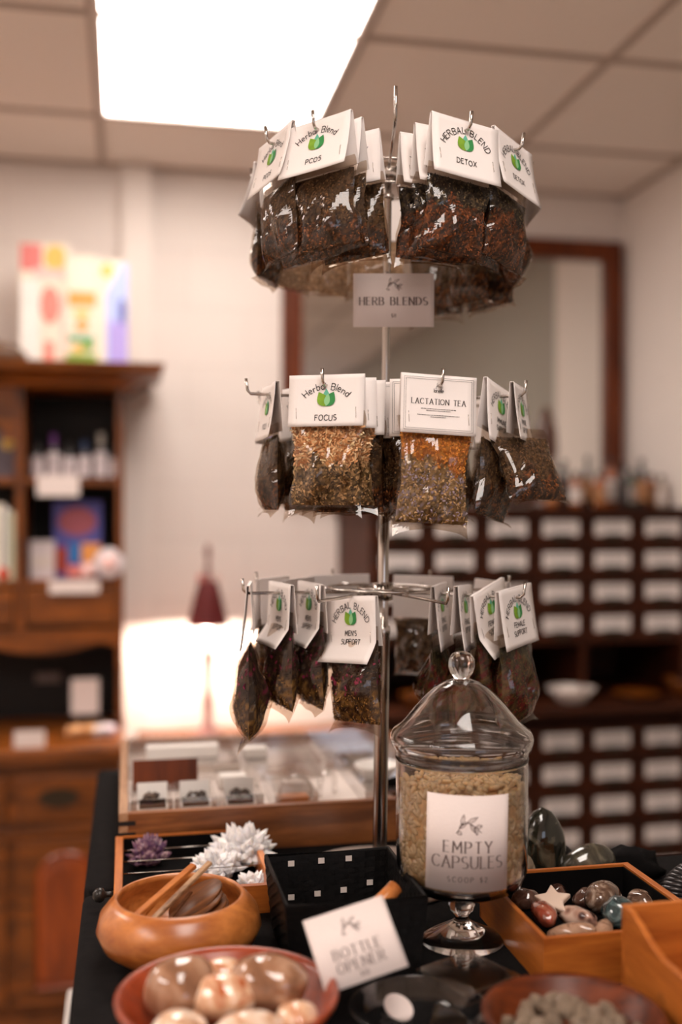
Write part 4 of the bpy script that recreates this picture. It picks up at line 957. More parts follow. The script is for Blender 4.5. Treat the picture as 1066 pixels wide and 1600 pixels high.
table('rear table under the walnut display case, covered in black', -.046, .50, 1.325, 1.93, 'black cloth over the rear table, seen left of the display case', .9, .008)

# ------------------------------------------------------------------ display case
cxl, cxr, cyf_, cyb_ = -.012, .47, 1.435, 1.90; ztc = 1.098
dc = thing('display_case', 'shallow walnut display case divided by clear acrylic trays', 'display case', (cxl, cyf_, TZ))
cw_, cd_, chh = cxr - cxl, cyb_ - cyf_, ztc - TZ
MB().box(0, cw_, 0, cd_, 0, .006).build('base_board', M['case'], dc)
MB().box(.012, cw_, 0, .012, .006, chh).build('front_panel', M['case'], dc)
MB().box(0, .012, 0, cd_, .006, chh + .001).build('side_panel', wood('pale_walnut', lin(150, 108, 76), lin(188, 148, 114), 'y', 9), dc)
MB().box(cw_ - .012, cw_, .012, cd_, .006, chh).build('side_panel', M['case'], dc)
MB().box(.012, cw_ - .012, cd_ - .012, cd_, .006, chh).build('back_panel', M['case'], dc)
jb = MB()
for k in range(3): jb.box(0, .022, -.0006, 0, .012 + k * .015, .018 + k * .015)
jb.build('box_joint', M['dark'], dc)
MB().box(.013, cw_ - .013, .013, cd_ - .013, .0061, .009).build('lining', M['offwhite'], dc)
def acr_box(lab, x0, x1, y0, y1, z0, z1, group='clear acrylic trays in the display case'):
    t = thing('acrylic_tray', lab, 'tray', ((x0 + x1) / 2, (y0 + y1) / 2, z0), 0, group)
    a, b, h, q = (x1 - x0) / 2, (y1 - y0) / 2, z1 - z0, .002
    m = MB(); m.box(-a, a, -b, b, 0, q); m.box(-a, a, -b, -b + q, q, h); m.box(-a, a, b - q, b, q, h); m.box(-a, -a + q, -b + q, b - q, q, h); m.box(a - q, a, -b + q, b - q, q, h)
    m.build('tray_walls', M['acrylic'], t); return t
zf = ztc - .014
MB().box(.013, cw_ - .013, .013, cd_ - .013, .0095, zf - TZ - .0005).build('inner_tray', M['offwhite'], dc)
xs = [cxl + .016, cxl + .075, cxl + .135, cxl + .20]
names = ['left', 'centre', 'right']
for i in range(3):
    acr_box('clear acrylic tray with a boxed dark mineral, %s of the three in the front row' % names[i], xs[i], xs[i + 1] - .003, 1.455, 1.545, zf, zf + .026)
    xm = (xs[i] + xs[i + 1]) / 2
    t = thing('specimen_box', ['small white-bottomed specimen box with a brown and black mineral, left in the case', 'small specimen box with a rough black mineral, middle of the row in the case', 'small specimen box with a smooth black mineral, right of the row in the case'][i], 'specimen box', (xm, 1.49, zf + .002), 0, 'specimen boxes in the display case')
    MB().box(-.021, .021, -.016, .016, 0, .006).build('box_base', M['white'], t)
    MB().box(-.018, .018, -.013, .013, .0061, .012).build('foam_pad', M['felt'], t)
    m = MB(); m.obox((-.021, .016, .006), (.042, 0, 0), (0, .010, .026), (0, .002, -.001)); m.build('lid', M['white'], t)
    m = MB(); random.seed(i + 40)
    for k in range(7): m.ico((random.uniform(-.010, .010), random.uniform(-.005, .006), .015 + random.uniform(0, .005)), (.007, .006, .006), 1, 0, .5, 2, i * 9 + k, False)
    m.build('mineral', vein('dark_mineral', [lin(26, 20, 18), lin(60, 44, 34), lin(120, 84, 56) if i == 0 else lin(44, 38, 34)], 160, .3), t)
acr_box('empty clear acrylic tray to the right of the specimen row', .200, .262, 1.455, 1.60, zf, zf + .022)
acr_box('large clear acrylic tray along the back of the case, left half', .0, .175, 1.67, 1.88, zf, zf + .024)
acr_box('large clear acrylic tray along the back of the case, middle', .18, .30, 1.63, 1.88, zf, zf + .024)
acr_box('clear acrylic tray at the right end of the case', .33, .452, 1.46, 1.66, zf, zf + .024)
acr_box('clear acrylic tray behind the right end one', .31, .452, 1.67, 1.88, zf, zf + .024)
o = MB().box(-.048, .048, -.006, .006, 0, .045).build('wooden_block', M['frame'], None, (.055, 1.60, zf), (-.25, 0, 0), bevel=.001); tag(o, 'dark reddish wooden block leaning behind the specimen boxes', 'wooden block')
o = MB().box(-.06, .06, -.012, .012, 0, .02).build('white_box', M['white'], None, (.09, 1.80, zf + .003), bevel=.001); tag(o, 'long white carton lying at the back left of the case', 'box')
for i, (x, y) in enumerate(((.155, 1.56), (.21, 1.74))):
    o = MB().box(-.02, .02, -.014, .014, 0, .016).build('white_box', M['white'], None, (x, y + .04, zf + .003), bevel=.001); tag(o, ['small white carton between the specimen boxes and the back tray', 'small white carton in the middle back tray'][i], 'box')
o = MB().box(-.035, .035, -.003, .003, 0, .012).build('metal_ruler', M['steel'], None, (.135, 1.655, zf + .01)); tag(o, 'shiny metal strip lying in front of the back trays', 'metal strip')
def arch_ring(lab, loc, R, rot, r=.0028, m='acrylic'):
    pts = [(-R, 0, 0)] + [(R * math.cos(PI - PI * k / 16), 0, R * .8 + R * math.sin(PI * k / 16)) for k in range(17)] + [(R, 0, 0)]
    o = MB().tube(pts, r, 8).build('acrylic_arch', M[m], None, loc, (0, 0, rot)); tag(o, lab, 'stand'); return o
arch_ring('clear acrylic arch standing in the case over a tan pad', (.232, 1.475, zf + .003), .022, -.1)
arch_ring('taller clear acrylic loop right of the arch in the case', (.288, 1.53, zf), .017, .7, .0045)
o = MB().box(-.022, .022, -.012, .012, 0, .006).build('tan_pad', M['bowl'], None, (.232, 1.50, zf + .003)); tag(o, 'small tan wooden pad under the acrylic arch', 'pad')
o = MB().ico((0, 0, .013), (.022, .014, .014), 2, 0, .4, 2, 3, False).build('black_stone', M['felt'], None, (.385, 1.50, zf + .002)); tag(o, 'rough black stone in the tray at the right end of the case', 'stone')
o = dish('oval_dish', 'shallow white dish behind the black stone in the display case', 'dish', (.38, 1.60, zf + .002), .035, .022, M['white'])

# ------------------------------------------------------------------ shallow black-lined drawer with crystals
bx0, bx1, by0, by1, bz = -.016, .168, 1.205, 1.425, 1.072
cb_ = thing('crystal_drawer', 'shallow orange pine drawer lined black with wire dividers behind the wooden bowl', 'drawer', (bx0, by0, TZ))
w_, d_, h_ = bx1 - bx0, by1 - by0, bz - TZ
MB().box(0, .010, 0, d_, 0, h_).build('side_panel', M['pine'], cb_, bevel=.001)
MB().box(w_ - .008, w_, 0, d_, 0, h_).build('side_panel', M['pine'], cb_, bevel=.001)
MB().box(.010, w_ - .008, 0, .008, 0, h_).build('front_panel', M['pinex'], cb_)
MB().box(.010, w_ - .008, d_ - .005, d_, 0, h_).build('back_panel', M['pinex'], cb_)
MB().box(.0101, w_ - .0081, .0081, d_ - .0051, .001, .004).build('felt_lining', M['felt'], cb_)
MB().box(.0101, w_ - .0081, d_ - .0085, d_ - .0052, .004, h_ - .002).build('felt_back', M['felt'], cb_)
for y in (d_ * .80, d_ * .60, d_ * .40): MB().tube([(.010, y, h_ - .006), (w_ - .008, y, h_ - .006)], .0006, 6).build('divider_wire', M['steel'], cb_)
kn = MB().lathe([(0, 0), (.004, 0), (.003, .006), (.0035, .010), (.007, .012), (.0085, .016), (.007, .021), (.003, .024), (0, .024)], 24)
kn.build('knob', M['black_metal'], cb_, (0, .05, h_ * .5), (0, -PI / 2, 0))
def spike(mb, base, d, L_, r, m=0, n=6):
    d = d.normalized(); a = d.cross(Vector((.3, .7, .2))).normalized(); b = d.cross(a); vs = []
    for t, k in ((0, .75), (.68, 1)):
        vs += [base + d * L_ * t + (a * math.cos(2 * PI * i / n) + b * math.sin(2 * PI * i / n)) * r * k for i in range(n)]
    vs.append(base + d * L_); fs = [(i, (i + 1) % n, n + (i + 1) % n, n + i) for i in range(n)] + [(n + i, n + (i + 1) % n, 2 * n) for i in range(n)] + [tuple(reversed(range(n)))]
    mb.add(vs, fs, m)
quartz = mat('milky_quartz', lin(246, 240, 238), .18, var=.06, scale=60, coat=.3, sub=.5)
ameth = vein('amethyst_crystal', [lin(74, 44, 90), lin(128, 92, 112), lin(206, 176, 176)], 70, .15)
def cluster(name, lab, px, py, z, R, n, L_, r, m, seed, squash=.8, rock=None):
    rnd = random.Random(seed); p = G(px, py, z); mb = MB()
    mb.ico((0, 0, R * .32), (R * .75, R * .6, R * .42), 2, 0, .35, 2, seed, False)
    for k in range(n):
        th = rnd.uniform(0, 2 * PI); ph = math.acos(rnd.uniform(-.05, 1)); d = Vector((math.sin(ph) * math.cos(th), math.sin(ph) * math.sin(th), math.cos(ph) * squash + .15))
        b = Vector((d.x * R * .4, d.y * R * .35, max(R * .12, R * .3 + d.z * R * .2))); spike(mb, b, d, L_ * rnd.uniform(.55, 1.1), r * rnd.uniform(.6, 1.2))
    mb.v = [(x, y, max(z_, .0002)) for x, y, z_ in mb.v]
    return tag(mb.build(name, m, None, (p.x, p.y, z)), lab, 'crystal')
zl = TZ + .0045
cluster('quartz_cluster', 'large white quartz flower cluster at the back right of the crystal drawer', 378, 1352, zl, .038, 150, .034, .0066, quartz, 3, 1.15)
cluster('quartz_cluster', 'spiky white quartz cluster in front of the large one', 340, 1372, zl, .026, 90, .026, .0062, quartz, 8)
cluster('quartz_cluster', 'small white quartz points lying nearest the black basket', 398, 1392, zl, .016, 22, .022, .005, quartz, 12)
cluster('amethyst_cluster', 'purple amethyst cluster standing at the left of the crystal drawer', 234, 1352, zl, .021, 120, .023, .0040, ameth, 21, 2.8)

# ------------------------------------------------------------------ honey-coloured wooden bowl with wooden discs and sticks
p = G(280, 1440, 1.07); BC = Vector((.0525, 1.105, TZ))
b = thing('wooden_bowl', 'round honey-brown wooden bowl with an inward curving rim, holding discs and sticks', 'bowl', BC)
MB().lathe([(0, 0), (.040, 0), (.060, .005), (.078, .018), (.0845, .033), (.081, .048), (.072, .059), (.066, .0645), (.063, .064), (.064, .058), (.070, .048), (.072, .033), (.064, .018), (.045, .010), (0, .009)], 72).build('bowl_body', M['bowl'], b)
disc_m = wood('brown_disc', lin(70, 38, 18), lin(124, 76, 42), 'x', 12, coat=0, spec=.2)
rnd = random.Random(4)
for k in range(9):
    a = -.5 + k * .13; o = MB().lathe([(0, 0), (.031, 0), (.0315, .0012), (.031, .0025), (0, .0025)], 36).build('wooden_disc', disc_m, None, tuple(BC + Vector((.027 - .0015 * k + rnd.uniform(-.003, .003), rnd.uniform(-.008, .010) + .004, .021 + .0040 * k))), (rnd.uniform(-.12, .12), -.25 - .03 * k, rnd.random() * .3))
    tag(o, 'thin brown wooden disc in the fanned pile, %s' % ['at the very bottom', 'second from the bottom', 'third from the bottom', 'fourth from the bottom', 'in the middle', 'fourth from the top', 'third from the top', 'second from the top', 'topmost'][k], 'wooden disc', 'wooden discs in the honey-brown bowl')
stk = [((-.056, -.028, .046), (.016, .016, .088), .0085, 'pale squared stick nearest the left rim, leaning to the right'), ((-.036, -.036, .046), (.032, .004, .094), .007, 'dark-sided stick leaning beside the pale one'),
       ((-.042, .010, .036), (-.012, .034, .060), .006, 'short light stick at the back of the bowl'), ((-.018, -.034, .044), (.012, .000, .066), .004, 'thin dark stick in the middle of the bowl')]
for i, (a, c, r, lab) in enumerate(stk):
    a, c = Vector(a), Vector(c); d = c - a; s_ = d.cross(Vector((0, 0, 1))).normalized() * r; u_ = s_.cross(d).normalized() * r * .5
    o = MB().obox(a - s_ / 2 - u_ / 2, s_, d, u_).build('wooden_stick', [M['bowl'], M['dark'], M['pine'], disc_m][i] if i != 1 else wood('stick_wood', lin(110, 76, 50), lin(190, 150, 112), 'x', 10), None, BC, (0, 0, 0), bevel=.0006)
    tag(o, lab, 'wooden stick')

# ------------------------------------------------------------------ red-brown bowl of polished onyx stones
RB = Vector((.083, .90, TZ)); b = thing('wooden_bowl', 'wide shallow red-brown bowl full of polished banded stones at the bottom left', 'bowl', RB)
MB().lathe([(0, 0), (.045, 0), (.055, .006), (.080, .026), (.094, .048), (.095, .052), (.092, .053), (.087, .048), (.074, .028), (.05, .012), (0, .010)], 72).build('bowl_body', M['redbowl'], b)
onyx = vein('banded_onyx', [lin(150, 88, 52), lin(222, 182, 150), lin(240, 222, 204), lin(182, 116, 72)], 26, .08, .9, 3, 1.5)
onyx2 = vein('brown_onyx', [lin(104, 66, 44), lin(156, 112, 84), lin(216, 176, 146)], 18, .08, .9, 3, 1.2)
onyx3 = vein('cream_onyx', [lin(176, 84, 36), lin(226, 182, 146), lin(242, 224, 208)], 30, .1, .9, 3, 1.5)
for (x, y, z, r, s, m_, rz, lab) in ((-.038, .020, .050, (.032, .028, .027), 1, onyx2, .3, 'grey-brown polished stone at the left of the red-brown bowl'),
    (.036, .014, .050, (.036, .027, .024), 2, onyx2, -.3, 'largest polished stone, brown with cream bands, at the right of the red-brown bowl'),
    (.000, .052, .040, (.028, .018, .018), 3, onyx3, .1, 'cream and orange banded stone at the back of the red-brown bowl'),
    (-.004, .002, .046, (.030, .020, .020), 4, onyx3, -.2, 'cream stone with an orange spot in the centre of the red-brown bowl'),
    (-.044, -.036, .036, (.028, .024, .018), 5, onyx, .9, 'pale banded stone at the front left of the red-brown bowl'),
    (.012, -.044, .036, (.030, .020, .018), 6, onyx, 0, 'pale banded stone at the front of the red-brown bowl'),
    (.056, -.026, .036, (.018, .020, .014), 7, onyx3, 0, 'small cream stone against the right rim of the red-brown bowl')):
    o = MB().ico((0, 0, 0), r, 4, 0, .10, 1.2, s).build('polished_stone', m_, None, tuple(RB + Vector((x, y, z))), (0, 0, rz)); tag(o, lab, 'polished stone', 'polished stones in the red-brown bowl')

# ------------------------------------------------------------------ black woven basket with a wooden bottle opener and its card
K = thing('woven_basket', 'black woven rectangular basket with small white weave squares', 'basket', (.148, 1.005, TZ))
kw, kd, kh = .143, .158, .079; bm = MB(); tp = .008
def wall(a0, a1, c0, c1, th_=.004):      # bottom pair to top pair
    pass
bm.add([(tp, tp, 0), (kw - tp, tp, 0), (kw - tp, kd - tp, 0), (tp, kd - tp, 0), (0, 0, kh), (kw, 0, kh), (kw, kd, kh), (0, kd, kh),
        (tp + .004, tp + .004, .004), (kw - tp - .004, tp + .004, .004), (kw - tp - .004, kd - tp - .004, .004), (tp + .004, kd - tp - .004, .004), (.004, .004, kh), (kw - .004, .004, kh), (kw - .004, kd - .004, kh), (.004, kd - .004, kh)],
       [(3, 2, 1, 0), (0, 1, 5, 4), (1, 2, 6, 5), (2, 3, 7, 6), (3, 0, 4, 7), (8, 9, 10, 11), (9, 8, 12, 13), (10, 9, 13, 14), (11, 10, 14, 15), (8, 11, 15, 12), (4, 5, 13, 12), (5, 6, 14, 13), (6, 7, 15, 14), (7, 4, 12, 15)])
bm.build('basket_body', M['black'], K)
wv = MB(); rim_r = .003
def onwall(side, s, z, n_):              # point on inner/outer wall face
    k = z / kh; o = tp * (1 - k)
    if side == 'b': return (o + (kw - 2 * o) * s, kd - o - .004 - n_, z)
    if side == 'f': return (o + (kw - 2 * o) * s, o - n_, z)
    if side == 'r': return (kw - o - .004 - n_, o + (kd - 2 * o) * s, z)
    if side == 'l': return (o - n_, o + (kd - 2 * o) * s, z)
    if side == 'R': return (kw - o + n_, o + (kd - 2 * o) * s, z)
for side in 'bfrlR':
    for r in range(13):
        z = .006 + r * .0056
        for q in range(12):
            off = .0012 if (q + r) % 2 else .0003
            s0, s1 = q / 12, (q + 1) / 12
            wv.add([onwall(side, s0, z, .0002), onwall(side, s1, z, .0002), onwall(side, s1, z + .005, .0002), onwall(side, s0, z + .005, .0002), onwall(side, (s0 + s1) / 2, z, off), onwall(side, (s0 + s1) / 2, z + .005, off)],
                   [(0, 4, 5, 3), (4, 1, 2, 5)], 0)
wv.build('weave', M['black'], K)
MB().tube([(0.002, .002, kh), (kw - .002, .002, kh), (kw - .002, kd - .002, kh), (.002, kd - .002, kh)], .0028, 8, closed=True).build('rim', M['black'], K)
for (s, z) in ((.2, .071), (.44, .072), (.66, .0725), (.18, .035), (.40, .037), (.62, .039), (.84, .045)):
    a = onwall('b', s, z, .0016); MB().box(a[0] - .0035, a[0] + .0035, a[1] - .0008, a[1], z - .003, z + .003).build('white_weave_square', M['offwhite'], K)
op = thing('bottle_opener', 'turned wooden bottle opener handle sticking out of the black basket', 'bottle opener', tuple(Vector((.262, 1.035, 1.118))), (0, 1.02, .5))
MB().lathe([(0, 0), (.0085, .001), (.0105, .006), (.010, .014), (.0085, .03), (.008, .045), (0, .046)], 28, (0, 0, -.040)).build('handle', M['bowl'], op)
MB().tube([(0, 0, -.04), (0, 0, -.062)], .0022, 8).build('shaft', M['steel'], op)
# card leaning on the basket front: corners from the photo
c4 = [W(474, 1441, .955), W(600, 1396, .975), W(636, 1512, .930), W(508, 1553, .915)]
cc = sum(c4, Vector()) / 4; ux = ((c4[1] - c4[0]) + (c4[2] - c4[3])).normalized(); uz = ((c4[0] - c4[3]) + (c4[1] - c4[2])).normalized()
uy = -ux.cross(uz).normalized() * -1; uy = uz.cross(ux).normalized(); uz = ux.cross(uy).normalized()
Rm = Matrix((ux, uy, uz)).transposed()
bw = ((c4[1] - c4[0]).length + (c4[2] - c4[3]).length) / 2; bh = ((c4[0] - c4[3]).length + (c4[1] - c4[2]).length) / 2
sign_card('bottle_opener_sign', 'tilted white BOTTLE OPENER price card leaning against the black basket', bw, bh,
          [('BOTTLE', .0088, -.0095, .30, .0012, .0005, True), ('OPENER', .0088, -.0215, .30, .0012, .0005, True), ('$10', .0038, -.0285, .35, .0006, .0004, False)], cc, Rm.to_euler(), tw=.0165, twz=.016)

# ------------------------------------------------------------------ clear dish, acrylic lid, dark bowl of rough stones
o = MB().lathe([(0, 0), (.040, 0), (.050, .004), (.061, .016), (.063, .0165), (.062, .018), (.059, .017), (.048, .006), (.04, .0025), (0, .0022)], 64).build('glass_dish', M['glass'], None, (.256, .915, TZ + .0005)); tag(o, 'round clear glass dish beside the red-brown bowl at the bottom edge', 'dish')
lp = [(.013 * math.cos(2 * PI * k / 24), .013 * math.sin(2 * PI * k / 24) * 1.25) for k in range(24)]
o = MB().prism(lp, 0, .001, plane='xy').build('paper_tag', M['paper'], None, (.243, .938, TZ + .006), (.35, 0, .2)); tag(o, 'small rounded white paper tag in the clear glass dish', 'tag')
al = thing('clear_cover', 'shallow clear acrylic box cover lying in front of the jar foot', 'cover', (.325, .985, TZ + .0005), (0, 0, .45))
m = MB(); a, h, q = .036, .012, .002
m.box(-a, a, -a, a, h - q, h); m.box(-a, a, -a, -a + q, 0, h - q); m.box(-a, a, a - q, a, 0, h - q); m.box(-a, -a + q, -a + q, a - q, 0, h - q); m.box(a - q, a, -a + q, a - q, 0, h - q)
m.build('lid_body', M['acrylic'], al, bevel=.001)
DB = Vector((.362, .82, TZ)); b = thing('wooden_bowl', 'dark red-brown wooden bowl of rough grey stones at the bottom right', 'bowl', DB)
MB().lathe([(0, 0), (.035, 0), (.045, .004), (.066, .022), (.075, .042), (.0755, .045), (.073, .0465), (.069, .043), (.060, .024), (.04, .011), (0, .010)], 64).build('bowl_body', M['darkbowl'], b)
pyr = vein('rough_pyrite', [lin(84, 68, 54), lin(128, 108, 88), lin(176, 156, 134)], 90, .45, .1, bump=.4)
rnd = random.Random(9); pm_ = [MB().ico((0, 0, 0), (1, .85, .8), 1, 0, .55, 1.3, k, False).mesh('pebble', pyr) for k in range(6)]
ords = ['nearest the left rim', 'at the back', 'near the middle', 'toward the right rim', 'at the front']
for k in range(95):
    while True:
        x, y = rnd.uniform(-.056, .056), rnd.uniform(-.056, .056); r = math.hypot(x, y)
        if r < .055: break
    sz = rnd.uniform(.0058, .0098); z = .026 + .016 * (1 - (r / .056) ** 2) + rnd.uniform(-.004, .004)
    o = link('rough_stone', pm_[k % 6], None, tuple(DB + Vector((x, y, z))), (rnd.random() * 6, rnd.random() * 6, rnd.random() * 6)); o.scale = (sz, sz, sz)
    tag(o, 'rough grey-brown pebble in the heap filling the dark bowl at the bottom right', 'stone', 'rough pebbles in the dark bowl')

# ------------------------------------------------------------------ glass jar of empty capsules
JP = Vector((.351, 1.085, TZ)); jr = thing('apothecary_jar', 'footed clear glass jar with a domed knob lid, filled with empty capsules', 'jar', JP)
Z = lambda px: 1.5 - (px - 800) * .000687 - TZ
MB().lathe([(0, .0005), (.044, .0005), (.0455, .002), (.044, .004), (.030, .011), (.015, .019), (.0075, .024), (.007, .028), (.0125, .034), (.0145, .039), (.012, .045), (.008, .049), (.0085, .052), (0, .053)], 64).build('foot', M['solid_glass'], jr)
jb = MB(); z0 = .0535; zt = Z(1180)
jb.lathe([(0, z0), (.02, z0 + .001), (.05, z0 + .005), (.064, z0 + .012), (.0695, z0 + .026), (.0705, z0 + .06), (.0705, zt - .004), (.0712, zt - .002), (.0712, zt - .0005), (.0685, zt - .0005), (.0682, zt - .004), (.0682, z0 + .06), (.067, z0 + .028), (.061, z0 + .015), (.045, z0 + .009), (0, z0 + .004)], 96)
jb.build('jar_body', M['solid_glass'], jr)
lid = MB(); lid.lathe([(.0690, Z(1181)), (.0705, Z(1181)), (.0708, Z(1172)), (.0715, Z(1168)), (.0745, Z(1164)), (.0765, Z(1155)), (.0762, Z(1147)), (.0735, Z(1140)), (.066, Z(1132)), (.0605, Z(1124)), (.055, Z(1114)), (.0475, Z(1101)), (.038, Z(1086)), (.029, Z(1074)), (.019, Z(1065)), (.011, Z(1061)), (.0085, Z(1059.5)), (.0,  Z(1059.5)),
    (.0, Z(1063)), (.010, Z(1064)), (.018, Z(1068)), (.0275, Z(1077)), (.0362, Z(1089)), (.0455, Z(1104)), (.053, Z(1117)), (.0585, Z(1127)), (.0645, Z(1135)), (.0715, Z(1143)), (.0742, Z(1149)), (.0743, Z(1155)), (.0725, Z(1162)), (.0698, Z(1166)), (.0690, Z(1172)), (.0690, Z(1181))], 96)
lid.build('lid', M['solid_glass'], jr)
MB().lathe([(0, Z(1059.3)), (.0085, Z(1059.3)), (.0095, Z(1056)), (.0125, Z(1050)), (.0142, Z(1040)), (.0138, Z(1030)), (.0105, Z(1022)), (.005, Z(1018)), (0, Z(1017.5))], 40).build('lid_knob', M['solid_glass'], jr)
rnd = random.Random(11)
cap_m = mat('gelatin_capsule', lin(232, 192, 142), .08, var=.06, scale=80, coat=1.0, sub=.3)
cm = MB(); core = mat('capsule_mass', lin(206, 160, 108), .5, var=.2, scale=140)
cm.lathe([(0, z0 + .006), (.045, z0 + .0105), (.059, z0 + .018), (.064, z0 + .032), (.0645, Z(1222)), (.05, Z(1216)), (0, Z(1212))], 48, m=1)
def pill(mb, p, d, L_, r):
    d = d.normalized(); mb.tube([p - d * L_ / 2, p - d * (L_ / 2 - r * .35), p - d * (L_ / 2 - r), p + d * (L_ / 2 - r), p + d * (L_ / 2 - r * .35), p + d * L_ / 2], [r * .3, r * .8, r, r, r * .8, r * .3], 7, 0)
for k in range(900):
    a = rnd.uniform(0, 2 * PI); z = rnd.uniform(z0 + .024, Z(1218)); rr = .0632 * (1 if z > z0 + .034 else .985)
    pill(cm, Vector((rr * math.cos(a), rr * math.sin(a), z)), Vector((-math.sin(a), math.cos(a), rnd.uniform(-3, 3))), .0115, .0031)
for k in range(260):
    r = .060 * math.sqrt(rnd.random()); a = rnd.uniform(0, 2 * PI); pill(cm, Vector((r * math.cos(a), r * math.sin(a), Z(1216) + rnd.uniform(-.001, .006))), Vector((rnd.uniform(-1, 1), rnd.uniform(-1, 1), rnd.uniform(-.5, .5))), .0115, .0031)
o = cm.build('empty_capsules', [cap_m, core], None, JP); tag(o, 'mass of small pale amber empty capsules filling the glass jar', 'capsules', None, 'stuff')
ctr = W(732, 1320, 1.06); ang = math.atan2(ctr.x - JP.x, -(ctr.y - JP.y)); R_ = .0712
def cyl(x, z, o=.0004):
    a = x / R_; rr = R_ + o; return (rr * math.sin(a), -rr * math.cos(a), z)
sg = sign_card('empty_capsules_label', 'white EMPTY CAPSULES label sheet wrapped on the front of the glass jar', .088, .097,
          [('EMPTY', .0112, -.009, .34, .0016, .0005, True), ('CAPSULES', .0118, -.0245, .24, .0016, .0005, True), ('SCOOP $2', .0050, -.0385, .5, .0007, .0005, False)], (JP.x, JP.y, ctr.z), (0, .02, ang), surf=cyl, tw=.022, twz=.018)

# ------------------------------------------------------------------ pine box of polished stones, second pine box
X0, X1, Y0, Y1 = .392, .574, .957, 1.146; zt_ = 1.090
b = thing('pine_box', 'open orange pine box lined black holding polished stones and a white star', 'box', (X0, Y0, TZ)); w_, d_, h_ = X1 - X0, Y1 - Y0, zt_ - TZ; q = .005
MB().box(0, w_, 0, q, 0, h_).build('front_panel', M['pinex'], b, bevel=.0006); MB().box(0, w_, d_ - q, d_, 0, h_).build('back_panel', M['pinex'], b, bevel=.0006)
MB().box(0, q, q, d_ - q, 0, h_).build('side_panel', M['pine'], b, bevel=.0006); MB().box(w_ - q * 1.6, w_, q, d_ - q, 0, h_).build('side_panel', M['pine'], b, bevel=.0006)
MB().box(q, w_ - q * 1.6, q, d_ - q, .001, .004).build('felt_floor', M['felt'], b)
MB().box(q, w_ - q * 1.6, d_ - q - .002, d_ - q, .004, h_ - .003).build('felt_back', M['felt'], b); MB().box(w_ - q * 1.6 - .002, w_ - q * 1.6, q, d_ - q, .004, h_ - .003).build('felt_side', M['felt'], b)
st_m = {'brown': vein('brown_mottled_stone', [lin(50, 34, 28), lin(104, 78, 62), lin(190, 168, 150)], 40, .08, .9),
        'blue': vein('blue_green_stone', [lin(22, 28, 30), lin(58, 76, 78), lin(120, 140, 140)], 55, .08, .9),
        'red': vein('red_jasper', [lin(92, 60, 46), lin(150, 66, 46), lin(176, 120, 96)], 40, .12, .8), 'pink': vein('pink_speckled_stone', [lin(70, 40, 36), lin(178, 138, 120), lin(206, 176, 158)], 90, .15, .8, voro=True),
        'tan': vein('tan_stone', [lin(120, 84, 64), lin(182, 144, 118), lin(150, 110, 88)], 40, .15, .7), 'dk': vein('dark_plum_stone', [lin(40, 26, 22), lin(84, 56, 46), lin(110, 84, 72)], 40, .08, .9)}
for (px, py, z, r, m_, s, lab) in ((943, 1400, 1.083, (.024, .019, .017), 'brown', 1, 'large glossy brown mottled stone at the back of the pine box'), (970, 1424, 1.083, (.021, .019, .017), 'blue', 2, 'glossy dark blue-green stone at the right of the pine box'),
    (850, 1425, 1.078, (.025, .012, .012), 'red', 3, 'red and brown jasper stone at the left of the pine box'), (903, 1430, 1.076, (.024, .014, .011), 'pink', 4, 'pink speckled stone in the middle of the pine box'),
    (893, 1454, 1.074, (.026, .011, .010), 'tan', 5, 'long tan stone at the front of the pine box'), (822, 1403, 1.076, (.016, .013, .012), 'dk', 6, 'dark plum stone by the left corner of the pine box'),
    (915, 1402, 1.074, (.016, .014, .012), 'dk', 7, 'dark stone behind the white star'), (942, 1453, 1.071, (.020, .010, .009), 'tan', 8, 'tan stone at the front right of the pine box'),
    (868, 1400, 1.062, (.020, .016, .012), 'dk', 9, 'dark stone underneath the white star'), (1000, 1410, 1.068, (.018, .016, .012), 'brown', 10, 'brown stone in the right corner of the pine box')):
    p = G(px, py, z); o = MB().ico((0, 0, 0), r, 4, 0, .14, 1.3, s + 20).build('polished_stone', st_m[m_], None, (p.x, p.y, z - .002), (.1 * s, .15 * (s % 3), .5 * s)); tag(o, lab, 'polished stone', 'polished stones in the pine box')
p = G(864, 1408, 1.084); sp = [(.021 * (1 if k % 2 == 0 else .52) * math.cos(PI / 2 + PI * k / 5), .021 * (1 if k % 2 == 0 else .52) * math.sin(PI / 2 + PI * k / 5)) for k in range(10)]
o = MB().prism(sp, -.004, .004, plane='xy').build('star_stone', mat('pale_pink_stone', lin(228, 204, 186), .35, var=.03, sub=.2), None, (p.x, p.y, 1.084), (.5, -.1, -.35), bevel=.002); tag(o, 'pale pink-white star-shaped stone lying on the other stones', 'star stone')
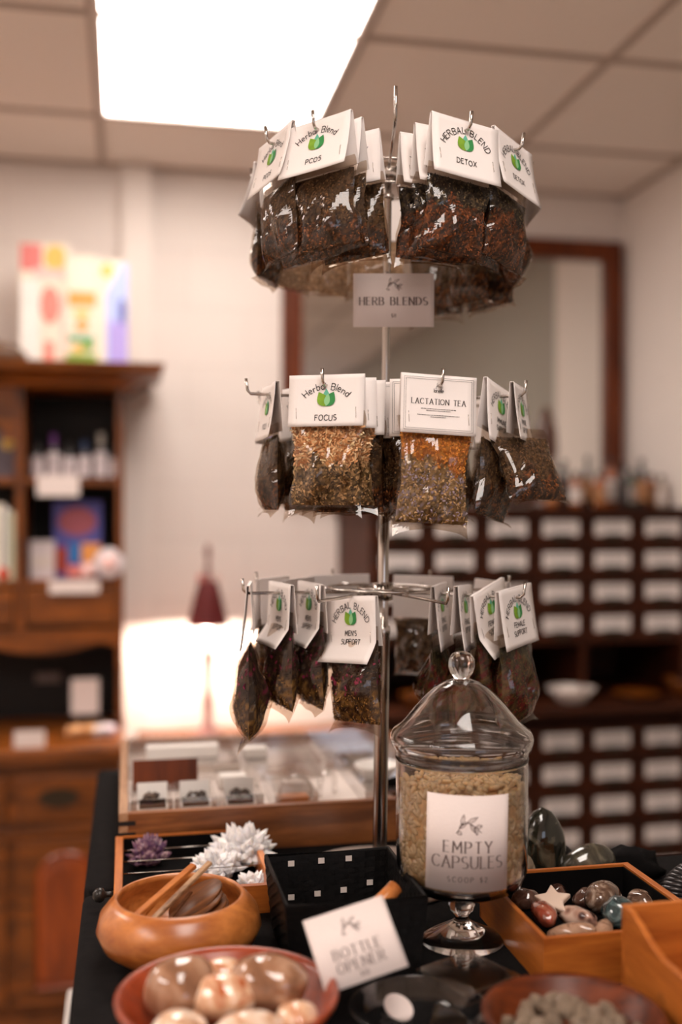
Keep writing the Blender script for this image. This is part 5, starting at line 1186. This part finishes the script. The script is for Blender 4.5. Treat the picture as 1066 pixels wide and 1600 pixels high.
# standing dark stones behind the pine box
dst = vein('dark_green_polished', [lin(14, 14, 11), lin(34, 34, 26), lin(92, 88, 74)], 30, .08, .9)
for (px, Y, top, wd_, dp, ln, s, lab, m_) in ((848, 1.225, 1.137, .026, .020, .0, 1, 'tall dark green polished stone standing behind the pine box', dst), (915, 1.215, 1.092, .034, .02, .014, 2, 'leaning grey-green polished stone, right of the tall dark one', vein('grey_green_stone', [lin(40, 37, 30), lin(70, 66, 54), lin(126, 118, 100)], 26, .08, .9)),
    (823, 1.175, 1.098, .012, .012, 0, 3, 'small brown-grey polished stone between the jar and the tall dark stone', vein('brown_grey_stone', [lin(84, 72, 58), lin(130, 114, 94), lin(160, 146, 128)], 30, .1, .8)), (872, 1.245, 1.085, .022, .016, 0, 4, 'low black stone between the two standing stones', M['black'])):
    p = WY(px, 800, Y); h = top - TZ; mb = MB(); n = 28; rows = 16; vs = []
    for j in range(rows + 1):
        t = j / rows; k = (1 - max(0, (t - .45) / .55) ** 2.2) ** .5 * (.85 + .15 * math.sin(t * PI)) if t < 1 else 0.001
        for i in range(n):
            a = 2 * PI * i / n; q_ = 1 + .12 * noise.noise(Vector((math.cos(a) * .9 + s * 5, math.sin(a) * .9, t * 1.5)))
            vs.append((wd_ * k * q_ * math.cos(a) * (1.25 - .25 * t) + ln * (t - .3), dp * k * q_ * math.sin(a), h * t))
    mb.add(vs, [(j * n + i, j * n + (i + 1) % n, (j + 1) * n + (i + 1) % n, (j + 1) * n + i) for j in range(rows) for i in range(n)] + [tuple(reversed(range(n)))], 0, True)
    o = mb.build('standing_stone', m_, None, (p.x, p.y, TZ)); tag(o, lab, 'stone', 'standing stones behind the pine box')
p = WY(985, 800, 1.235); o = MB().ico((0, 0, .016), (.036, .026, .024), 3, 0, .5, 2.4, 5).build('black_pouch', M['cloth'], None, (p.x, p.y, TZ - .004)); tag(o, 'soft black cloth pouch behind the right corner of the pine box', 'pouch')
GP = Vector((.655, 1.15, TZ))
g = thing('black_shell', 'ridged black shell-like stone with silvery glints at the right edge', 'shell', GP, (0, 0, .4))
rb = MB()
for k in range(22):
    a = PI * k / 21; rb.tube([(.012 * math.cos(a), -.012, .012 + .010 * math.sin(a)), (.035 * math.cos(a), -.016, .006 + .032 * math.sin(a)), (.043 * math.cos(a), .004, .004 + .036 * math.sin(a)), (.034 * math.cos(a), .022, .003 + .022 * math.sin(a))], [.002, .003, .0034, .002], 7)
rb.build('ridges', mat('black_silver', (.05, .045, .045), .18, .5, var=.5, scale=100), g); MB().ico((0, .004, .012), (.036, .018, .026), 3).build('core', M['felt'], g)
# second pine box, nearest at the right edge, with a dipped side
X0, X1, Y0, Y1 = .447, .66, .70, .905; zt_ = 1.138
b = thing('pine_box', 'taller orange wooden box with a dipped side and a stamped mark at the right edge', 'box', (X0, Y0, TZ)); w_, d_, h_ = X1 - X0, Y1 - Y0, zt_ - TZ; q = .006
dip = [(0, 0), (d_ - q, 0), (d_ - q, h_), (d_ - .018, h_ - .001), (d_ - .035, h_ - .007), (d_ - .055, h_ - .016), (d_ - .075, h_ - .021), (d_ - .13, h_ - .021), (d_ - .15, h_ - .016), (d_ - .17, h_ - .007), (d_ - .187, h_ - .001), (q, h_), (q, 0)][1:]
dip = [(q, 0)] + dip[:-1]
MB().prism(dip, 0, q, plane='yz').build('side_panel', M['pine'], b, bevel=.0008); MB().prism(dip, w_ - q, w_, plane='yz').build('side_panel', M['pine'], b, bevel=.0008)
MB().box(0, w_, d_ - q, d_, 0, h_).build('back_panel', M['pinex'], b, bevel=.0008); MB().box(0, w_, 0, q, 0, h_).build('front_panel', M['pinex'], b, bevel=.0008)
MB().box(q, w_ - q, q, d_ - q, 0, .005).build('floor_panel', M['pinex'], b)
sm_ = MB(); put(sm_, twig(.010), 0, 0, lambda x, z: (-.0004, d_ - .075 - x, .045 + z)); sm_.build('stamped_mark', M['ink'], b)
